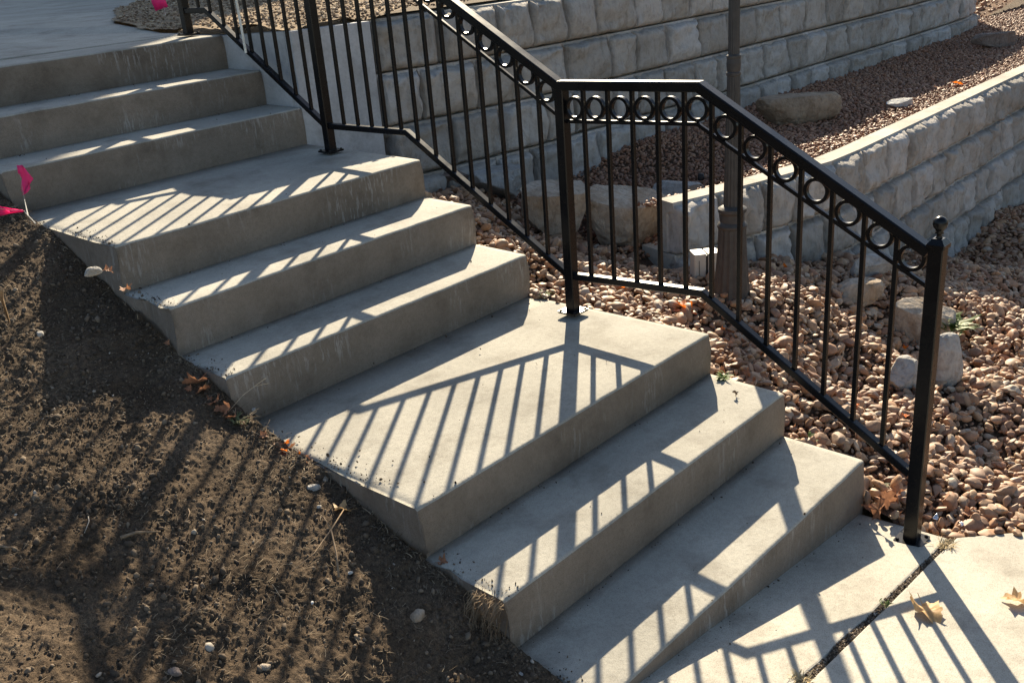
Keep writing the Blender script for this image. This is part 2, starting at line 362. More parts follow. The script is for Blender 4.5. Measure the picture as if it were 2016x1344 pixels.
# upper bed beside the walk
UP = 1.575
def up_z(X, Y): return UP+.02*fbm(X*4, Y*4, s=8, n=4)+np.clip((np.asarray(Y)-4)*.015, 0, .3)+.0
bed_x = lambda y: np.interp(y, [3.86, 4.15, 4.6, 4.95, 5.25, 5.55, 5.85, 6.15, 6.40, 6.68, 7.1, 7.8, 8.8, 11], [1.465, 1.465, 1.51, 1.61, 1.76, 1.93, 2.09, 2.23, 2.39, 2.63, 3.01, 3.61, 4.41, 7])
sheet("mulch_bed", 1.46, 11.3, 2.96, 12, 360, 360, lambda X, Y: up_z(X, Y)+.02, M_MULCH, cond=lambda x, y: (y > np.interp(x, [1.5, 1.9, 2.4, 3, 9.5, 10.5, 11.2], [2.9, 3.0, 2.98, 2.93, 2.95, 3.3, 6])) & (x < 11.2) & (x > bed_x(y)-.02))
sheet("upper_gravel", -6, 30, 9, 40, 120, 120, lambda X, Y: 1.60+.02*fbm(X*3, Y*3, s=12, n=3)+.012*(Y-10), M_UNDER, cond=lambda x, y: (y > np.interp(x, [-.35, 2, 3, 3.9, 5.4, 7, 8, 30], [10.4, 10.1, 10.4, 11.7, 13.4, 11.2, 11.9, 11.9])))
far_z = lambda X, Y: .60+np.clip(X-11, 0, 9)*.1
sheet("gravel_slope", 10.6, 24, .6, 9, 60, 40, lambda X, Y: far_z(X, Y)+.01*fbm(X*6, Y*6, s=2, n=3), M_UNDER, cond=lambda x, y: (x > 12.9) | (y > 3.0))

# landing pad, sidewalk and upper walk as thick slabs
def slab(name, poly, ztop, thick, m, nsub=1):
    v = [(x, y, ztop(x, y)) for x, y in poly]; v += [(x, y, ztop(x, y)-thick) for x, y in poly]; n = len(poly)
    f = [tuple(range(n)), tuple(range(2*n-1, n-1, -1))]+[(i, n+i, n+(i+1) % n, (i+1) % n) for i in range(n)]
    me = make_mesh(name, v, f); o = obj(name, me, m); o["kind"] = "structure"
    bv = o.modifiers.new("b", 'BEVEL'); bv.width = .006; bv.segments = 2; bv.limit_method = 'ANGLE'; return o
def wobx(a, b, n, amp, s):   # slightly uneven edge from a to b
    a = np.array(a); b = np.array(b); t = np.linspace(0, 1, n); p = a+(b-a)*t[:, None]; d = (b-a)/np.linalg.norm(b-a); nn = np.array([-d[1], d[0]])
    k = fbm(t*9, 0*t+s, s=31, n=3)*amp*np.sin(np.pi*t)**.3
    return [tuple(q) for q in p+nn*k[:, None]]
pad = wobx((-.35, -.300), (1.452, -.300), 40, .004, 1)+[(1.452, -.20), (1.452, .05), (-.35, .05)]
slab("landing_pad", pad, slab_z, .12, M_WALK)
walk = wobx((1.475, -.318), (-.6, -.322), 40, .004, 2)+[(-7, -.33), (-7, -4.0), (5.9, -4.0)]
slab("sidewalk", walk, slab_z, .12, M_WALK)
upw = [(-.35, 3.856), (1.462, 3.856), (1.462, 4.15), (1.50, 4.6), (1.60, 4.95), (1.75, 5.25), (1.92, 5.55), (2.08, 5.85), (2.22, 6.15), (2.38, 6.40), (2.62, 6.68), (3.0, 7.1), (3.6, 7.8), (4.4, 8.8), (7, 11.0), (5.4, 13.6), (3.9, 11.9), (3.0, 10.5), (2.0, 10.2), (-.35, 10.5)]
slab("upper_walk", upw, lambda x, y: up_z(x, y)*0+1.557+np.clip((y-4)*.0165, 0, .3)+.02*0+(.028 if y > 4.3 else .002), .34, M_WALK)

# ------------------------------------------------------------------ staircase
stairs = tag(empty("concrete_stairs", (0, 0, 0)), "grey concrete stairs climbing in three short flights beside the black handrail", "stairs")
def step(k):
    y0 = YS[k]; y1 = YS[k+1] if k < 8 else 3.85; z = ZS[k]; zb = (ZS[k-1]-.42 if k > 0 else -.22)
    r = .011; prof = []      # (y,z) from riser bottom up round the nosing and back
    base = (ZS[k-1] if k > 0 else -.15)
    prof.append((y0, zb))
    for t in (0, .12, .3, .5, .7, .9): prof.append((y0-.004*math.sin(t*3), base+(z-r-base)*t))
    for a in (0, 25, 50, 75, 90): prof.append((y0+r-r*math.cos(math.radians(a)), z-r+r*math.sin(math.radians(a))))
    for t in (.05, .15, .3, .5, .7, .85, 1): prof.append((y0+r+(y1-y0-r)*t, z+(-.018 if k == 2 else SL)*(y1-y0)*t))
    nr = 7; npf = len(prof); prof.append((y1, zb)); npf += 1
    xs = np.concatenate([[0, .008], np.linspace(.04, W-.03, 44), [W-.007, W]]); nx = len(xs)
    V = np.zeros((nx, npf, 3)); P = np.array(prof)
    V[:, :, 0] = xs[:, None]; V[:, :, 1] = P[None, :, 0]; V[:, :, 2] = P[None, :, 1]-CS*(W-xs[:, None])*(P[None, :, 1] > base)
    wv = .0010*fbm(xs*5, xs*0+k*3.1, s=40, n=3); fr = np.zeros(npf); fr[1:14] = 1
    V[:, :, 1] += wv[:, None]*fr
    V[:, 7:12, 2] += (.0009*fbm(xs*12, xs*0+k, s=44, n=3))[:, None]
    for s_, j in ((1, 0), (-1, nx-1)):     # soften the end arrises
        V[j, 6:12, 1] += .007; V[j, 7:npf-1, 2] -= .006
        V[j, :, 0] += 0.006*s_*0
    # chips on the left arris
    ch = np.clip(fbm(P[:, 0]*14, P[:, 1]*14, s=60+k, n=2), 0, 1)*.02
    V[0, :, 0] += ch
    V = V.reshape(-1, 3); F = grid(nx, npf)[:, ::-1]
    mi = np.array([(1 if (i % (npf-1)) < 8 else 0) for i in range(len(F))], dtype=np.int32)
    fs = [tuple(q) for q in F]; mis = list(mi)
    fs.append(tuple(range(npf))); mis.append(1); fs.append(tuple((nx-1)*npf+q for q in range(npf))[::-1]); mis.append(1)
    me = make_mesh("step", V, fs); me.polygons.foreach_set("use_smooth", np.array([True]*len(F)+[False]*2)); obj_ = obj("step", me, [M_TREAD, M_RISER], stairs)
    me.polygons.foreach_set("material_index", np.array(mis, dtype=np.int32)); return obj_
for k in range(9): step(k)

# ------------------------------------------------------------------ smooth side wall beside the upper flight
sw = tag(empty("side_wall", (1.47, 2.95, 0)), "low smooth light grey concrete wall along the right edge of the upper steps", "wall")
def panel(outline, axis, a, b, name):
    v = [((t, p, q) if axis == 0 else (p, t, q)) for t in (a, b) for p, q in outline]; n = len(outline)
    f = [tuple(range(n)), tuple(range(2*n-1, n-1, -1))]+[(i, n+i, n+(i+1) % n, (i+1) % n) for i in range(n)]
    me = make_mesh(name, np.array(v)-np.array([1.47, 2.95, 0]), f); o = obj(name, me, M_SMOOTH, sw); bv = o.modifiers.new("b", 'BEVEL'); bv.width = .005; bv.segments = 2
panel([(1.467, .60), (1.965, .60), (1.965, 1.566), (1.467, 1.572)], 1, 2.945, 3.0, "wall_panel")
panel([(3.003, .9), (3.85, .9), (3.85, 1.545), (3.45, 1.552), (3.003, 1.572)], 0, 1.467, 1.53, "wall_panel")

# ------------------------------------------------------------------ split-face block walls
def block_mesh(seed, nu=17, nv=13, D=.24, topflat=.02):
    r = np.random.default_rng(seed); u = np.linspace(0, 1, nu); v_ = np.linspace(0, 1, nv)
    u = .5+.5*np.sign(u-.5)*np.abs(2*u-1)**.75; v_ = .5+.5*np.sign(v_-.5)*np.abs(2*v_-1)**.75
    U, Vv = np.meshgrid(u, v_, indexing='ij')
    eu = np.minimum(U, 1-U)*.28; ev = np.minimum(Vv, 1-Vv)*.27
    pil = (1-np.exp(-eu/.0085))*(1-np.exp(-ev/.011))
    n = fbm(U*2.6+seed*3.7, Vv*1.8, seed*.37, s=seed, n=4, g=.6)
    ridge = np.abs(fbm(U*6+seed, Vv*1.3, seed*.7, s=seed+5, n=3))
    dep = .006-pil*(.040+.026*n-.024*ridge+.007*fbm(U*14+seed, Vv*12, seed*.3, s=seed+31, n=2))
    wu = .012*fbm(Vv*4+seed, U*0, s=seed+9, n=3); wv = .012*fbm(U*6+seed, Vv*0, s=seed+19, n=3)
    X = (U-.5)*.955+np.where(U < .02, np.abs(wu)/.28*.7, np.where(U > .98, -np.abs(wu)/.28*.7, 0))
    Z = Vv*.955+np.where(Vv > .9, -np.abs(wv)/.27, np.where(Vv < .04, np.abs(wv)/.27*.4, 0))+.006
    F = [tuple(q[::-1]) for q in grid(nu, nv)]
    V = [(x, y, z) for x, y, z in zip(X.ravel(), dep.ravel(), Z.ravel())]
    # face outline -> recess behind the broken edge -> flat block body
    rim = [i*nv for i in range(nu)]+[(nu-1)*nv+j for j in range(1, nv)]+[i*nv+nv-1 for i in range(nu-2, -1, -1)]+[j for j in range(nv-2, 0, -1)]
    bm0 = len(V)
    for q in rim:
        x, y, z = V[q]; V.append((np.clip(x*1.0, -.498, .498), topflat-.003 if z > .8 else .055, z))
    b0 = len(V)
    for q in rim:
        x, y, z = V[q]; V.append((np.clip(x*1.2, -.4995, .4995), topflat if z > .8 else .06, .994 if z > .80 else max(z-.003, .002)))
    b1 = len(V)
    for q in range(b0, b1):
        x, y, z = V[q]; V.append((x, D, z))
    n_ = len(rim)
    for i in range(n_): F.append((rim[i], bm0+i, bm0+(i+1) % n_, rim[(i+1) % n_])[::-1])
    n_ = len(rim); nf = len(F)
    for i in range(n_):
        j = (i+1) % n_; F.append((bm0+i, b0+i, b0+j, bm0+j)[::-1]); F.append((b0+i, b1+i, b1+j, b0+j)[::-1])
    F.append(tuple(range(b1, b1+n_)))
    me = make_mesh("block", V, [f[::-1] for f in F]); me.materials.append(M_BLOCK); me.materials.append(M_BLOCKTOP)
    sm = np.zeros(len(me.polygons), dtype=bool); sm[:nf] = True
    me.polygons.foreach_set("use_smooth", sm)
    mi = np.zeros(len(me.polygons), dtype=np.int32); mi[nf+1::2] = 1; me.polygons.foreach_set("material_index", mi)
    me.update(); return me
BLOCKS = [block_mesh(s) for s in range(1, 25)]; THIN = [block_mesh(s, D=.115) for s in range(31, 47)]
def polyline(pts):
    P = np.array(pts, float); L = np.concatenate([[0], np.cumsum(np.linalg.norm(np.diff(P, axis=0), axis=1))])
    return P, L
def at_len(P, L, s):
    s = np.clip(s, 0, L[-1]-1e-6); i = max(0, min(np.searchsorted(L, s, side='right')-1, len(P)-2)); t = (s-L[i])/(L[i+1]-L[i])
    return P[i]+(P[i+1]-P[i])*t
def smooth_poly(pts, it=2):
    P = np.array(pts, float)
    for _ in range(it):
        Q = [P[0]]
        for a, b in zip(P[:-1], P[1:]): Q += [a*.75+b*.25, a*.25+b*.75]
        Q.append(P[-1]); P = np.array(Q)
    return P
def block_wall(root, path, courses, seed, wmin=.17, wmax=.33, thin=False):
    """path: wall face line at the lowest course; courses: list of (z0, height, setback, start)"""
    r = random.Random(seed)
    for (z0, h, sb, s0) in courses:
        P = np.array(path, float); D = np.gradient(P, axis=0); D /= np.linalg.norm(D, axis=1)[:, None]
        Nn = np.stack([-D[:, 1], D[:, 0]], 1); P = P+Nn*sb; P, L = polyline(P); s = s0
        while s < L[-1]-.12:
            w_ = r.uniform(wmin, wmax)
            if L[-1]-s-w_ < .12: w_ = L[-1]-s
            a = at_len(P, L, s); b = at_len(P, L, s+w_); c = (a+b)/2; ang = math.atan2(b[1]-a[1], b[0]-a[0]); ww = np.linalg.norm(b-a)
            flip = r.random() < .5
            o = obj("block", r.choice(THIN if thin and (z0, h, sb, s0) == courses[-1] else BLOCKS), None, root, loc=(c[0]-root.location[0], c[1]-root.location[1], z0-root.location[2]), rot=(0, 0, ang), scale=((ww-.0012), 1.22, h))
            s += w_
pathA = smooth_poly([(1.972, 2.87), (2.40, 2.79), (2.70, 2.755), (3.27, 2.708)]+[far(*p, 1)[:2] for p in [(4.0, 1.93), (6.0, 1.93), (7.4, 1.95), (8.3, 2.02), (8.85, 2.35), (9.1, 2.95), (9.15, 3.8), (9.15, 5.0)]], 2)
wA = tag(empty("retaining_wall", (1.97, 2.87, .45)), "tall curving split-face block retaining wall behind the gravel terrace and lamp post", "wall")
block_wall(wA, pathA, [(.176, .279, .0, 0), (.455, .279, .03, 0), (.734, .279, .065, .0), (1.013, .279, .10, .0), (1.292, .276, .13, .0)], 3, .25, .45)
pathB = smooth_poly([far(*p, 1)[:2] for p in [(1.775, .96), (2.1, .855), (2.44, .785), (2.72, .715), (3.5, .735), (5.0, .765), (7.0, .80), (9.0, .86)]], 2)
wB = tag(empty("retaining_wall", (far(1.775, .96, 1)[0], far(1.775, .96, 1)[1], 0)), "low split-face block retaining wall in front of the gravel terrace, flat sunlit top", "wall")
HB = .273; ZB = .634
block_wall(wB, pathB, [(ZB-5*HB, HB, -.04, 1.3), (ZB-4*HB, HB, -.03, .8), (ZB-3*HB, HB, -.02, .0), (ZB-2*HB, HB, -.0, .0), (ZB-HB, HB, .01, .0)], 11, .21, .37, True)

# ------------------------------------------------------------------ handrail
XR = 1.367
rail = tag(empty("handrail", (XR, 1.18, .51)), "black metal handrail with square balusters and a row of rings under its top rail", "handrail")
RL = np.array([XR, 1.18, .51])
def L_(y, z): return (0.0, y-1.18, z-.51)
posts = [(-.213, -.02, .985, .044), (1.182, .51, 1.40, .042), (2.620, 1.036, 1.90, .042), (3.70, 1.56, 2.41, .042)]
for i, (y, z0, z1, s) in enumerate(posts):
    pr = MB(); pr._prism(np.array(L_(y, z0)), np.array(L_(y, z1)), np.array([1., 0, 0]), np.array([0, 1., 0]), s/2, s/2, .003)
    po = pr.build("post", M_BLACK, rail)
    pl = MB(); pl.box(np.array(L_(y, z0+.004+(.005 if i == 0 else .002))), (.088, .088, .008), .002); pl.build("base_plate", M_BLACK, po)
    for dx in (-.034, .034):
        for dy in (-.034, .034):
            bo = MB(); bo.lathe(np.array(L_(y+dy, z0+.008+(.005 if i == 0 else .002)))+np.array([dx, 0, 0]), [(.006, 0), (.006, .004), (.003, .006)], 6); bo.build("bolt", M_BLACK, po)
cap = MB(); q = np.array(L_(-.213, .985))
cap.box(q+np.array([0, 0, .006]), (.054, .054, .012), .003)
for (r1, r2, a, b) in ((.026, .014, .012, .028),):
    v = [(sx*r1, sy*r1, a) for sx, sy in ((-1, -1), (1, -1), (1, 1), (-1, 1))]+[(sx*r2, sy*r2, b) for sx, sy in ((-1, -1), (1, -1), (1, 1), (-1, 1))]
    cap.add([q+np.array(p) for p in v], [(0, 1, 5, 4), (1, 2, 6, 5), (2, 3, 7, 6), (3, 0, 4, 7), (4, 5, 6, 7), (3, 2, 1, 0)])
cap.build("post_cap", M_BLACK, rail)
fi = MB(); fi.lathe(q+np.array([0, 0, .026]), [(.012, 0), (.008, .006), (.007, .014), (.013, .017), (.009, .021), (.0125, .027), (.0185, .035), (.021, .045), (.0195, .055), (.013, .063), (.004, .067)], 16); fi.build("finial", M_BLACK, rail, smooth=True)
def zt(y): return np.interp(y, [-.19, .59, 1.19, 2.05, 2.66, 3.50, 3.72], [.985, 1.430, 1.413, 1.900, 1.905, 2.405, 2.410])      # top of top rail
def z2(y): return np.interp(y, [-.19, .60, 1.17, 1.875, 2.05, 2.66, 3.50, 3.72], [.869, 1.297, 1.272, 1.705, 1.760, 1.765, 2.262, 2.267])
def zb(y): return np.interp(y, [-.19, .582, 1.19, 2.06, 2.63, 3.49, 3.72], [.241, .714, .676, 1.178, 1.172, 1.698, 1.695])       # top of bottom rail
def path(fn, ys, wx, h, name, bev):
    """one continuous mitred bar following fn"""
    P = np.array([(y, fn(y)-h/2) for y in ys]); n = len(P); V = []
    if bev > 0: prof = [(-wx/2+bev, -h/2), (wx/2-bev, -h/2), (wx/2, -h/2+bev), (wx/2, h/2-bev), (wx/2-bev, h/2), (-wx/2+bev, h/2), (-wx/2, h/2-bev), (-wx/2, -h/2+bev)]
    else: prof = [(-wx/2, -h/2), (wx/2, -h/2), (wx/2, h/2), (-wx/2, h/2)]
    for i in range(n):
        d0 = P[i]-P[i-1] if i > 0 else P[1]-P[0]; d1 = P[i+1]-P[i] if i < n-1 else P[i]-P[i-1]
        d0 = d0/np.linalg.norm(d0); d1 = d1/np.linalg.norm(d1); n0 = np.array([-d0[1], d0[0]]); n1 = np.array([-d1[1], d1[0]]); m_ = n0+n1; m_ /= np.linalg.norm(m_); m_ /= max(.5, m_@n0)
        for a, b in prof: V.append(np.array(L_(P[i][0]+m_[0]*b, P[i][1]+m_[1]*b))+np.array([a, 0, 0]))
    k = len(prof); F = [(i*k+j, i*k+(j+1) % k, (i+1)*k+(j+1) % k, (i+1)*k+j) for i in range(n-1) for j in range(k)]
    F += [tuple(range(k))[::-1], tuple((n-1)*k+j for j in range(k))]
    return obj(name, make_mesh(name, V, [f[::-1] for f in F]), M_BLACK, rail)
path(zt, [-.19, .59, 1.19, 2.05, 2.66, 3.50, 3.72], .044, .034, "top_rail", .004)
path(z2, [-.19, .60, 1.16], .0135, .013, "ring_rail", .0015); path(z2, [1.204, 1.95, 2.05, 2.598], .0135, .013, "ring_rail", .0015); path(z2, [2.642, 3.5, 3.68], .0135, .013, "ring_rail", .0015)
path(zb, [-.19, .582, 1.161], .030, .026, "bottom_rail", .003); path(zb, [1.203, 2.06, 2.599], .030, .026, "bottom_rail", .003); path(zb, [2.641, 3.49, 3.68], .030, .026, "bottom_rail", .003)
BAL = [-.093, .010, .116, .222, .329, .437, .545, .651, .758, .864, .970, 1.080]
BAL2 = [1.295, 1.400, 1.494, 1.590, 1.688, 1.789, 1.891, 1.995, 2.096, 2.196, 2.293, 2.390, 2.492]
BAL3 = [2.725+.104*i for i in range(9)]
for y in BAL+BAL2+BAL3:
    b = MB(); b._prism(np.array(L_(y, zb(y)-.001)), np.array(L_(y, zt(y)-.034)), np.array([1., 0, 0]), np.array([0, 1., 0]), .0072, .0072, .001); b.build("baluster", M_BLACK, rail)
ring = MB()
def ring_mesh(R=.042, t=.0055, wd=.008, n=32):
    V = []; F = []
    for k in range(n):
        a = 2*math.pi*k/n
        for rr, xx in ((R, -wd), (R, wd), (R-2*t, wd), (R-2*t, -wd)): V.append((xx, rr*math.cos(a), rr*math.sin(a)))
    for k in range(n):
        j = (k+1) % n
        for q in range(4): F.append((4*k+q, 4*k+(q+1) % 4, 4*j+(q+1) % 4, 4*j+q)[::-1])
    me = make_mesh("ring", V, F); me.materials.append(M_BLACK); return me
RM = ring_mesh()
seq = [(-.19, BAL[0])]+list(zip(BAL[:-1], BAL[1:]))+[(BAL[-1], 1.160), (1.204, BAL2[0])]+list(zip(BAL2[:-1], BAL2[1:]))+[(BAL2[-1], 2.60), (2.642, BAL3[0])]+list(zip(BAL3[:-1], BAL3[1:]))
for a, b in seq:
    c = (a+b)/2; s = (z2(c+.03)-z2(c-.03))/.06
    obj("ring", RM, None, rail, loc=L_(c, z2(c)+.0425*math.sqrt(1+s*s)))

# ------------------------------------------------------------------ gravel
def ico(sub):
    import bmesh
    bm = bmesh.new(); bmesh.ops.create_icosphere(bm, subdivisions=sub, radius=1); bm.verts.ensure_lookup_table()
    V = np.array([v.co[:] for v in bm.verts]); F = np.array([[v.index for v in f.verts] for f in bm.faces]); bm.free(); return V, F
IV1, IF1 = ico(1); IV2, IF2 = ico(2); IV3, IF3 = ico(3); IV4, IF4 = ico(4); IV5, IF5 = ico(5)
def pebble_shape(V, s):
    r = np.random.default_rng(s); d = V.copy()
    for _ in range(9):
        n = r.normal(size=3); n /= np.linalg.norm(n); c = r.uniform(.55, .88); q = d@n; d = d-np.outer(np.clip(q-c, 0, None), n)*.95
    return d*(1+.06*vnoise(V[:, 0]*2+s, V[:, 1]*2, V[:, 2]*2, s))[:, None]*np.array([1.08, r.uniform(.62, .9), r.uniform(.42, .68)])
PS2 = [pebble_shape(IV2, s) for s in range(14)]; PS3 = [pebble_shape(IV3, s) for s in range(14)]; PS1 = [pebble_shape(IV1, s) for s in range(14)]
def rotm(rx, ry, rz):
    cx, sx, cy, sy, cz, sz = np.cos(rx), np.sin(rx), np.cos(ry), np.sin(ry), np.cos(rz), np.sin(rz)
    R = np.empty((len(rx), 3, 3))
    R[:, 0, 0] = cz*cy; R[:, 0, 1] = cz*sy*sx-sz*cx; R[:, 0, 2] = cz*sy*cx+sz*sx
    R[:, 1, 0] = sz*cy; R[:, 1, 1] = sz*sy*sx+cz*cx; R[:, 1, 2] = sz*sy*cx-cz*sx
    R[:, 2, 0] = -sy; R[:, 2, 1] = cy*sx; R[:, 2, 2] = cy*cx
    return R
def scatter_mesh(name, shapes, faces, pos, size, rot, tint, m, smooth=True):
    nV = len(shapes[0]); n = len(pos); idx = RNG.integers(0, len(shapes), n); S = np.stack(shapes)[idx]*size[:, None, None]
    V = np.einsum('nij,nkj->nki', rotm(*rot), S)+pos[:, None, :]
    F = (faces[None]+(np.arange(n)*nV)[:, None, None]).reshape(-1, faces.shape[1])
    me = make_mesh(name, V.reshape(-1, 3), F, smooth); a = me.attributes.new("tint", 'FLOAT', 'POINT'); a.data.foreach_set("value", np.repeat(tint, nV).astype(np.float32))
    me.materials.append(m); return me
cl = np.array(CAM_LOC); fr = np.array(_f); ru = np.array(_r); uu = np.array(_u)
def px(P):
    d = P-cl; z = d@fr; return 1008+FPX*(d@ru)/z, 672-FPX*(d@uu)/z, z
def jit(x0, x1, y0, y1, s, j=.5):
    X, Y = np.meshgrid(np.arange(x0, x1, s), np.arange(y0, y1, s)); X = X.ravel(); Y = Y.ravel()
    return X+RNG.uniform(-j, j, len(X))*s, Y+RNG.uniform(-j, j, len(X))*s
pts = []; 
for s, zoff in ((.035, 0.0), (.042, .015), (.026, -.006)):
    X, Y = jit(1.475, 7.6, -2.2, 2.9, s, .6)
    inl = (Y > edge_y(X)+.012); low = inl & ((Y < wb_y(X)-.035) | (X < 2.53))
    low &= ~(Y > 2.86)
    X, Y = X[low], Y[low]; pts.append((X, Y, gravel_z(X, Y)+zoff, np.full(len(X), s)))
X = np.concatenate([p[0] for p in pts]); Y = np.concatenate([p[1] for p in pts]); Z = np.concatenate([p[2] for p in pts])
u_, v_, d_ = px(np.stack([X, Y, Z], 1)); vis = (u_ > -60) & (u_ < 2450) & (v_ > -60) & (v_ < 1650); X, Y, Z, d_ = X[vis], Y[vis], Z[vis], d_[vis]
# leave out those buried inside the stairs
size = np.clip(RNG.lognormal(math.log(.0205), .34, len(X)), .009, .044)
Z = Z+size*.15+RNG.uniform(-.004, .004, len(X))
small = np.concatenate([p[3] for p in pts])[vis] < .03; size = np.where(small, size*.48, size); near = np.argsort(d_-size*25)[:300]; far = np.ones(len(X), bool); far[near] = False
far &= ~((d_ > 4.4) & (RNG.random(len(X)) < .12))
gb = tag(empty("gravel_bed", (1.6, 0, 0)), "bed of rounded peach and tan river pebbles beside the stairs", "gravel")
n = len(X); rx, ry, rz = RNG.normal(0, .45, n), RNG.normal(0, .45, n), RNG.uniform(0, 6.28, n); tint = RNG.random(n)
dm = far & (d_ <= 3.9); df = far & (d_ > 3.9)
P3 = np.stack([X, Y, Z], 1)
me = scatter_mesh("river_pebbles", PS2, IF2, P3[far], size[far], (rx[far], ry[far], rz[far]), tint[far], M_PEB)
me.set_sharp_from_angle(angle=math.radians(38))
o = obj("river_pebbles", me, None, gb); o.location = (-1.6, 0, 0); o["kind"] = "stuff"
PM = []
for s_ in PS3:
    me = make_mesh("pebble", s_, IF3, True); me.set_sharp_from_angle(angle=math.radians(22)); me.materials.append(M_PEB1); PM.append(me)
for i in near:
    obj("pebble", PM[i % 14], None, gb, loc=(X[i]-1.6, Y[i], Z[i]), rot=(rx[i], ry[i], rz[i]), scale=(size[i],)*3)
# terrace chips: smaller angular stones between the two walls
X, Y = jit(2.3, 12.6, 1.1, 3.0, .0235, .6)
ok = (X > 2.54) & (Y > wb_y(X)+.135); X, Y = X[ok], Y[ok]
X2, Y2 = jit(10.8, 20, 1.2, 8, .075, .6); m2 = (X2 > 12.6) | (Y2 > 3.0); X = np.concatenate([X, X2[m2]]); Y = np.concatenate([Y, Y2[m2]])
Z = np.where((X < 12.8) & (Y < 3.0), np.where(Y < wb_y(X)+.25, .606, gravel_z(X, Y)+.004), far_z(X, Y))-.002
u_, v_, d_ = px(np.stack([X, Y, Z], 1)); vis = (u_ > -40) & (u_ < 2300) & (v_ > -60); X, Y, Z = X[vis], Y[vis], Z[vis]; n = len(X)
size = np.clip(RNG.lognormal(math.log(.0128), .3, n), .007, .03)*np.where((X > 12.6) | (Y > 3.0), 2.0, 1.05)
M_CHIP = pebblemat("terrace_chip", False, .80, .88)
o = obj("terrace_gravel", scatter_mesh("terrace_gravel", PS1, IF1, np.stack([X, Y, Z+size*.2], 1), size, (RNG.normal(0, .6, n), RNG.normal(0, .6, n), RNG.uniform(0, 6.28, n)), RNG.random(n)*.8, M_CHIP, False))
tag(o, "reddish brown gravel covering the terrace between the two block walls", "gravel", kind='stuff')
# chips on the mulch bed and straw
X, Y = jit(1.50, 6.2, 2.99, 8.6, .036, .6); keep = X > bed_x(Y)+.015; X, Y = X[keep], Y[keep]; n = len(X)
Z = up_z(X, Y)+.024; sz = RNG.uniform(.006, .016, n)
o = obj("mulch_chips", scatter_mesh("mulch_chips", PS1, IF1, np.stack([X, Y, Z], 1), sz, (RNG.normal(0, .3, n), RNG.normal(0, .3, n), RNG.uniform(0, 6.28, n)), RNG.random(n), attr_mat("bark_chip", [(0, (.11, .07, .045)), (.4, (.25, .175, .115)), (.8, (.40, .30, .20)), (1, (.52, .42, .30))]), False))
tag(o, "loose bark and straw mulch on the bed behind the upper handrail", "mulch", kind='stuff')

# ------------------------------------------------------------------ dirt litter
n = 60000; X = RNG.uniform(-1.35, -.01, n); Y = RNG.uniform(-.30, 3.3, n); kp = vnoise(X*4, Y*4, s=91)+.6*vnoise(X*13, Y*13, s=92) > RNG.uniform(-1.1, 1.1, n); X, Y = X[kp], Y[kp]; n = len(X)
Z = dirt_z(X, Y)+.001; sz = np.clip(RNG.lognormal(math.log(.0031), .62, n), .0011, .017)
o = obj("dirt_clods", scatter_mesh("dirt_clods", [pebble_shape(IV1, s+50) for s in range(8)], IF1, np.stack([X, Y, Z], 1), sz, (RNG.uniform(0, 6, n), RNG.uniform(0, 6, n), RNG.uniform(0, 6, n)), np.clip(RNG.beta(2, 2.6, n)+(RNG.random(n) > .996)*.6, 0, 1), M_CLOD, False))
tag(o, "small clods and grit scattered over the bare dirt slope", "dirt", kind='stuff')
def straws(name, X, Y, zf, lmin, lmax, wd, lift, m, seed=1):
    r = np.random.default_rng(seed); n = len(X); L = r.uniform(lmin, lmax, n); a = r.uniform(0, 6.283, n); el = np.abs(r.normal(0, lift, n)); bd = r.normal(0, .6, n)
    K = 4; V = np.zeros((n, K, 2, 3)); p = np.stack([X, Y, zf(X, Y)+.002+r.uniform(0, .004, n)], 1)
    for k in range(K):
        t = (k/(K-1)-.5*0)*L; aa = a+bd*k/(K-1)
        d = np.stack([np.cos(aa)*np.cos(el), np.sin(aa)*np.cos(el), np.sin(el)*(1-.9*k/(K-1))], 1)
        if k: p = p+d*(L/(K-1))[:, None]
        sd = np.stack([-np.sin(aa), np.cos(aa), 0.35*np.sin(aa*3)], 1)*(wd*(1-.6*k/(K-1))/2)
        V[:, k, 0] = p-sd; V[:, k, 1] = p+sd
    base = (np.arange(n)*K*2)[:, None, None]; F = np.array([[2*k, 2*k+1, 2*k+3, 2*k+2] for k in range(K-1)])[None]+base
    me = make_mesh(name, V.reshape(-1, 3), F.reshape(-1, 4), True); at = me.attributes.new("tint", 'FLOAT', 'POINT'); at.data.foreach_set("value", np.repeat(r.random(n), K*2).astype(np.float32)); me.materials.append(m); return me
n = 24000; X = RNG.uniform(-1.35, -.01, n); Y = RNG.uniform(-.3, 3.1, n); kp = vnoise(X*6, Y*6, s=71) > RNG.uniform(-.7, .9, n); X, Y = X[kp], Y[kp]
o = obj("dead_grass", straws("dead_grass", X, Y, dirt_z, .008, .036, .0011, .22, M_STRAW)); tag(o, "dead grass roots and straw bits lying on the dirt slope", "dead grass", kind='stuff')
n = 700; Y = RNG.uniform(.3, 2.9, n)**1.0; X = -np.abs(RNG.normal(0, .02, n))-.004
o = obj("edge_grass", straws("edge_grass", X, Y, dirt_z, .02, .05, .002, .7, M_STRAW, 5)); tag(o, "dry grass blades growing along the left edge of the stairs", "dead grass", kind='stuff')
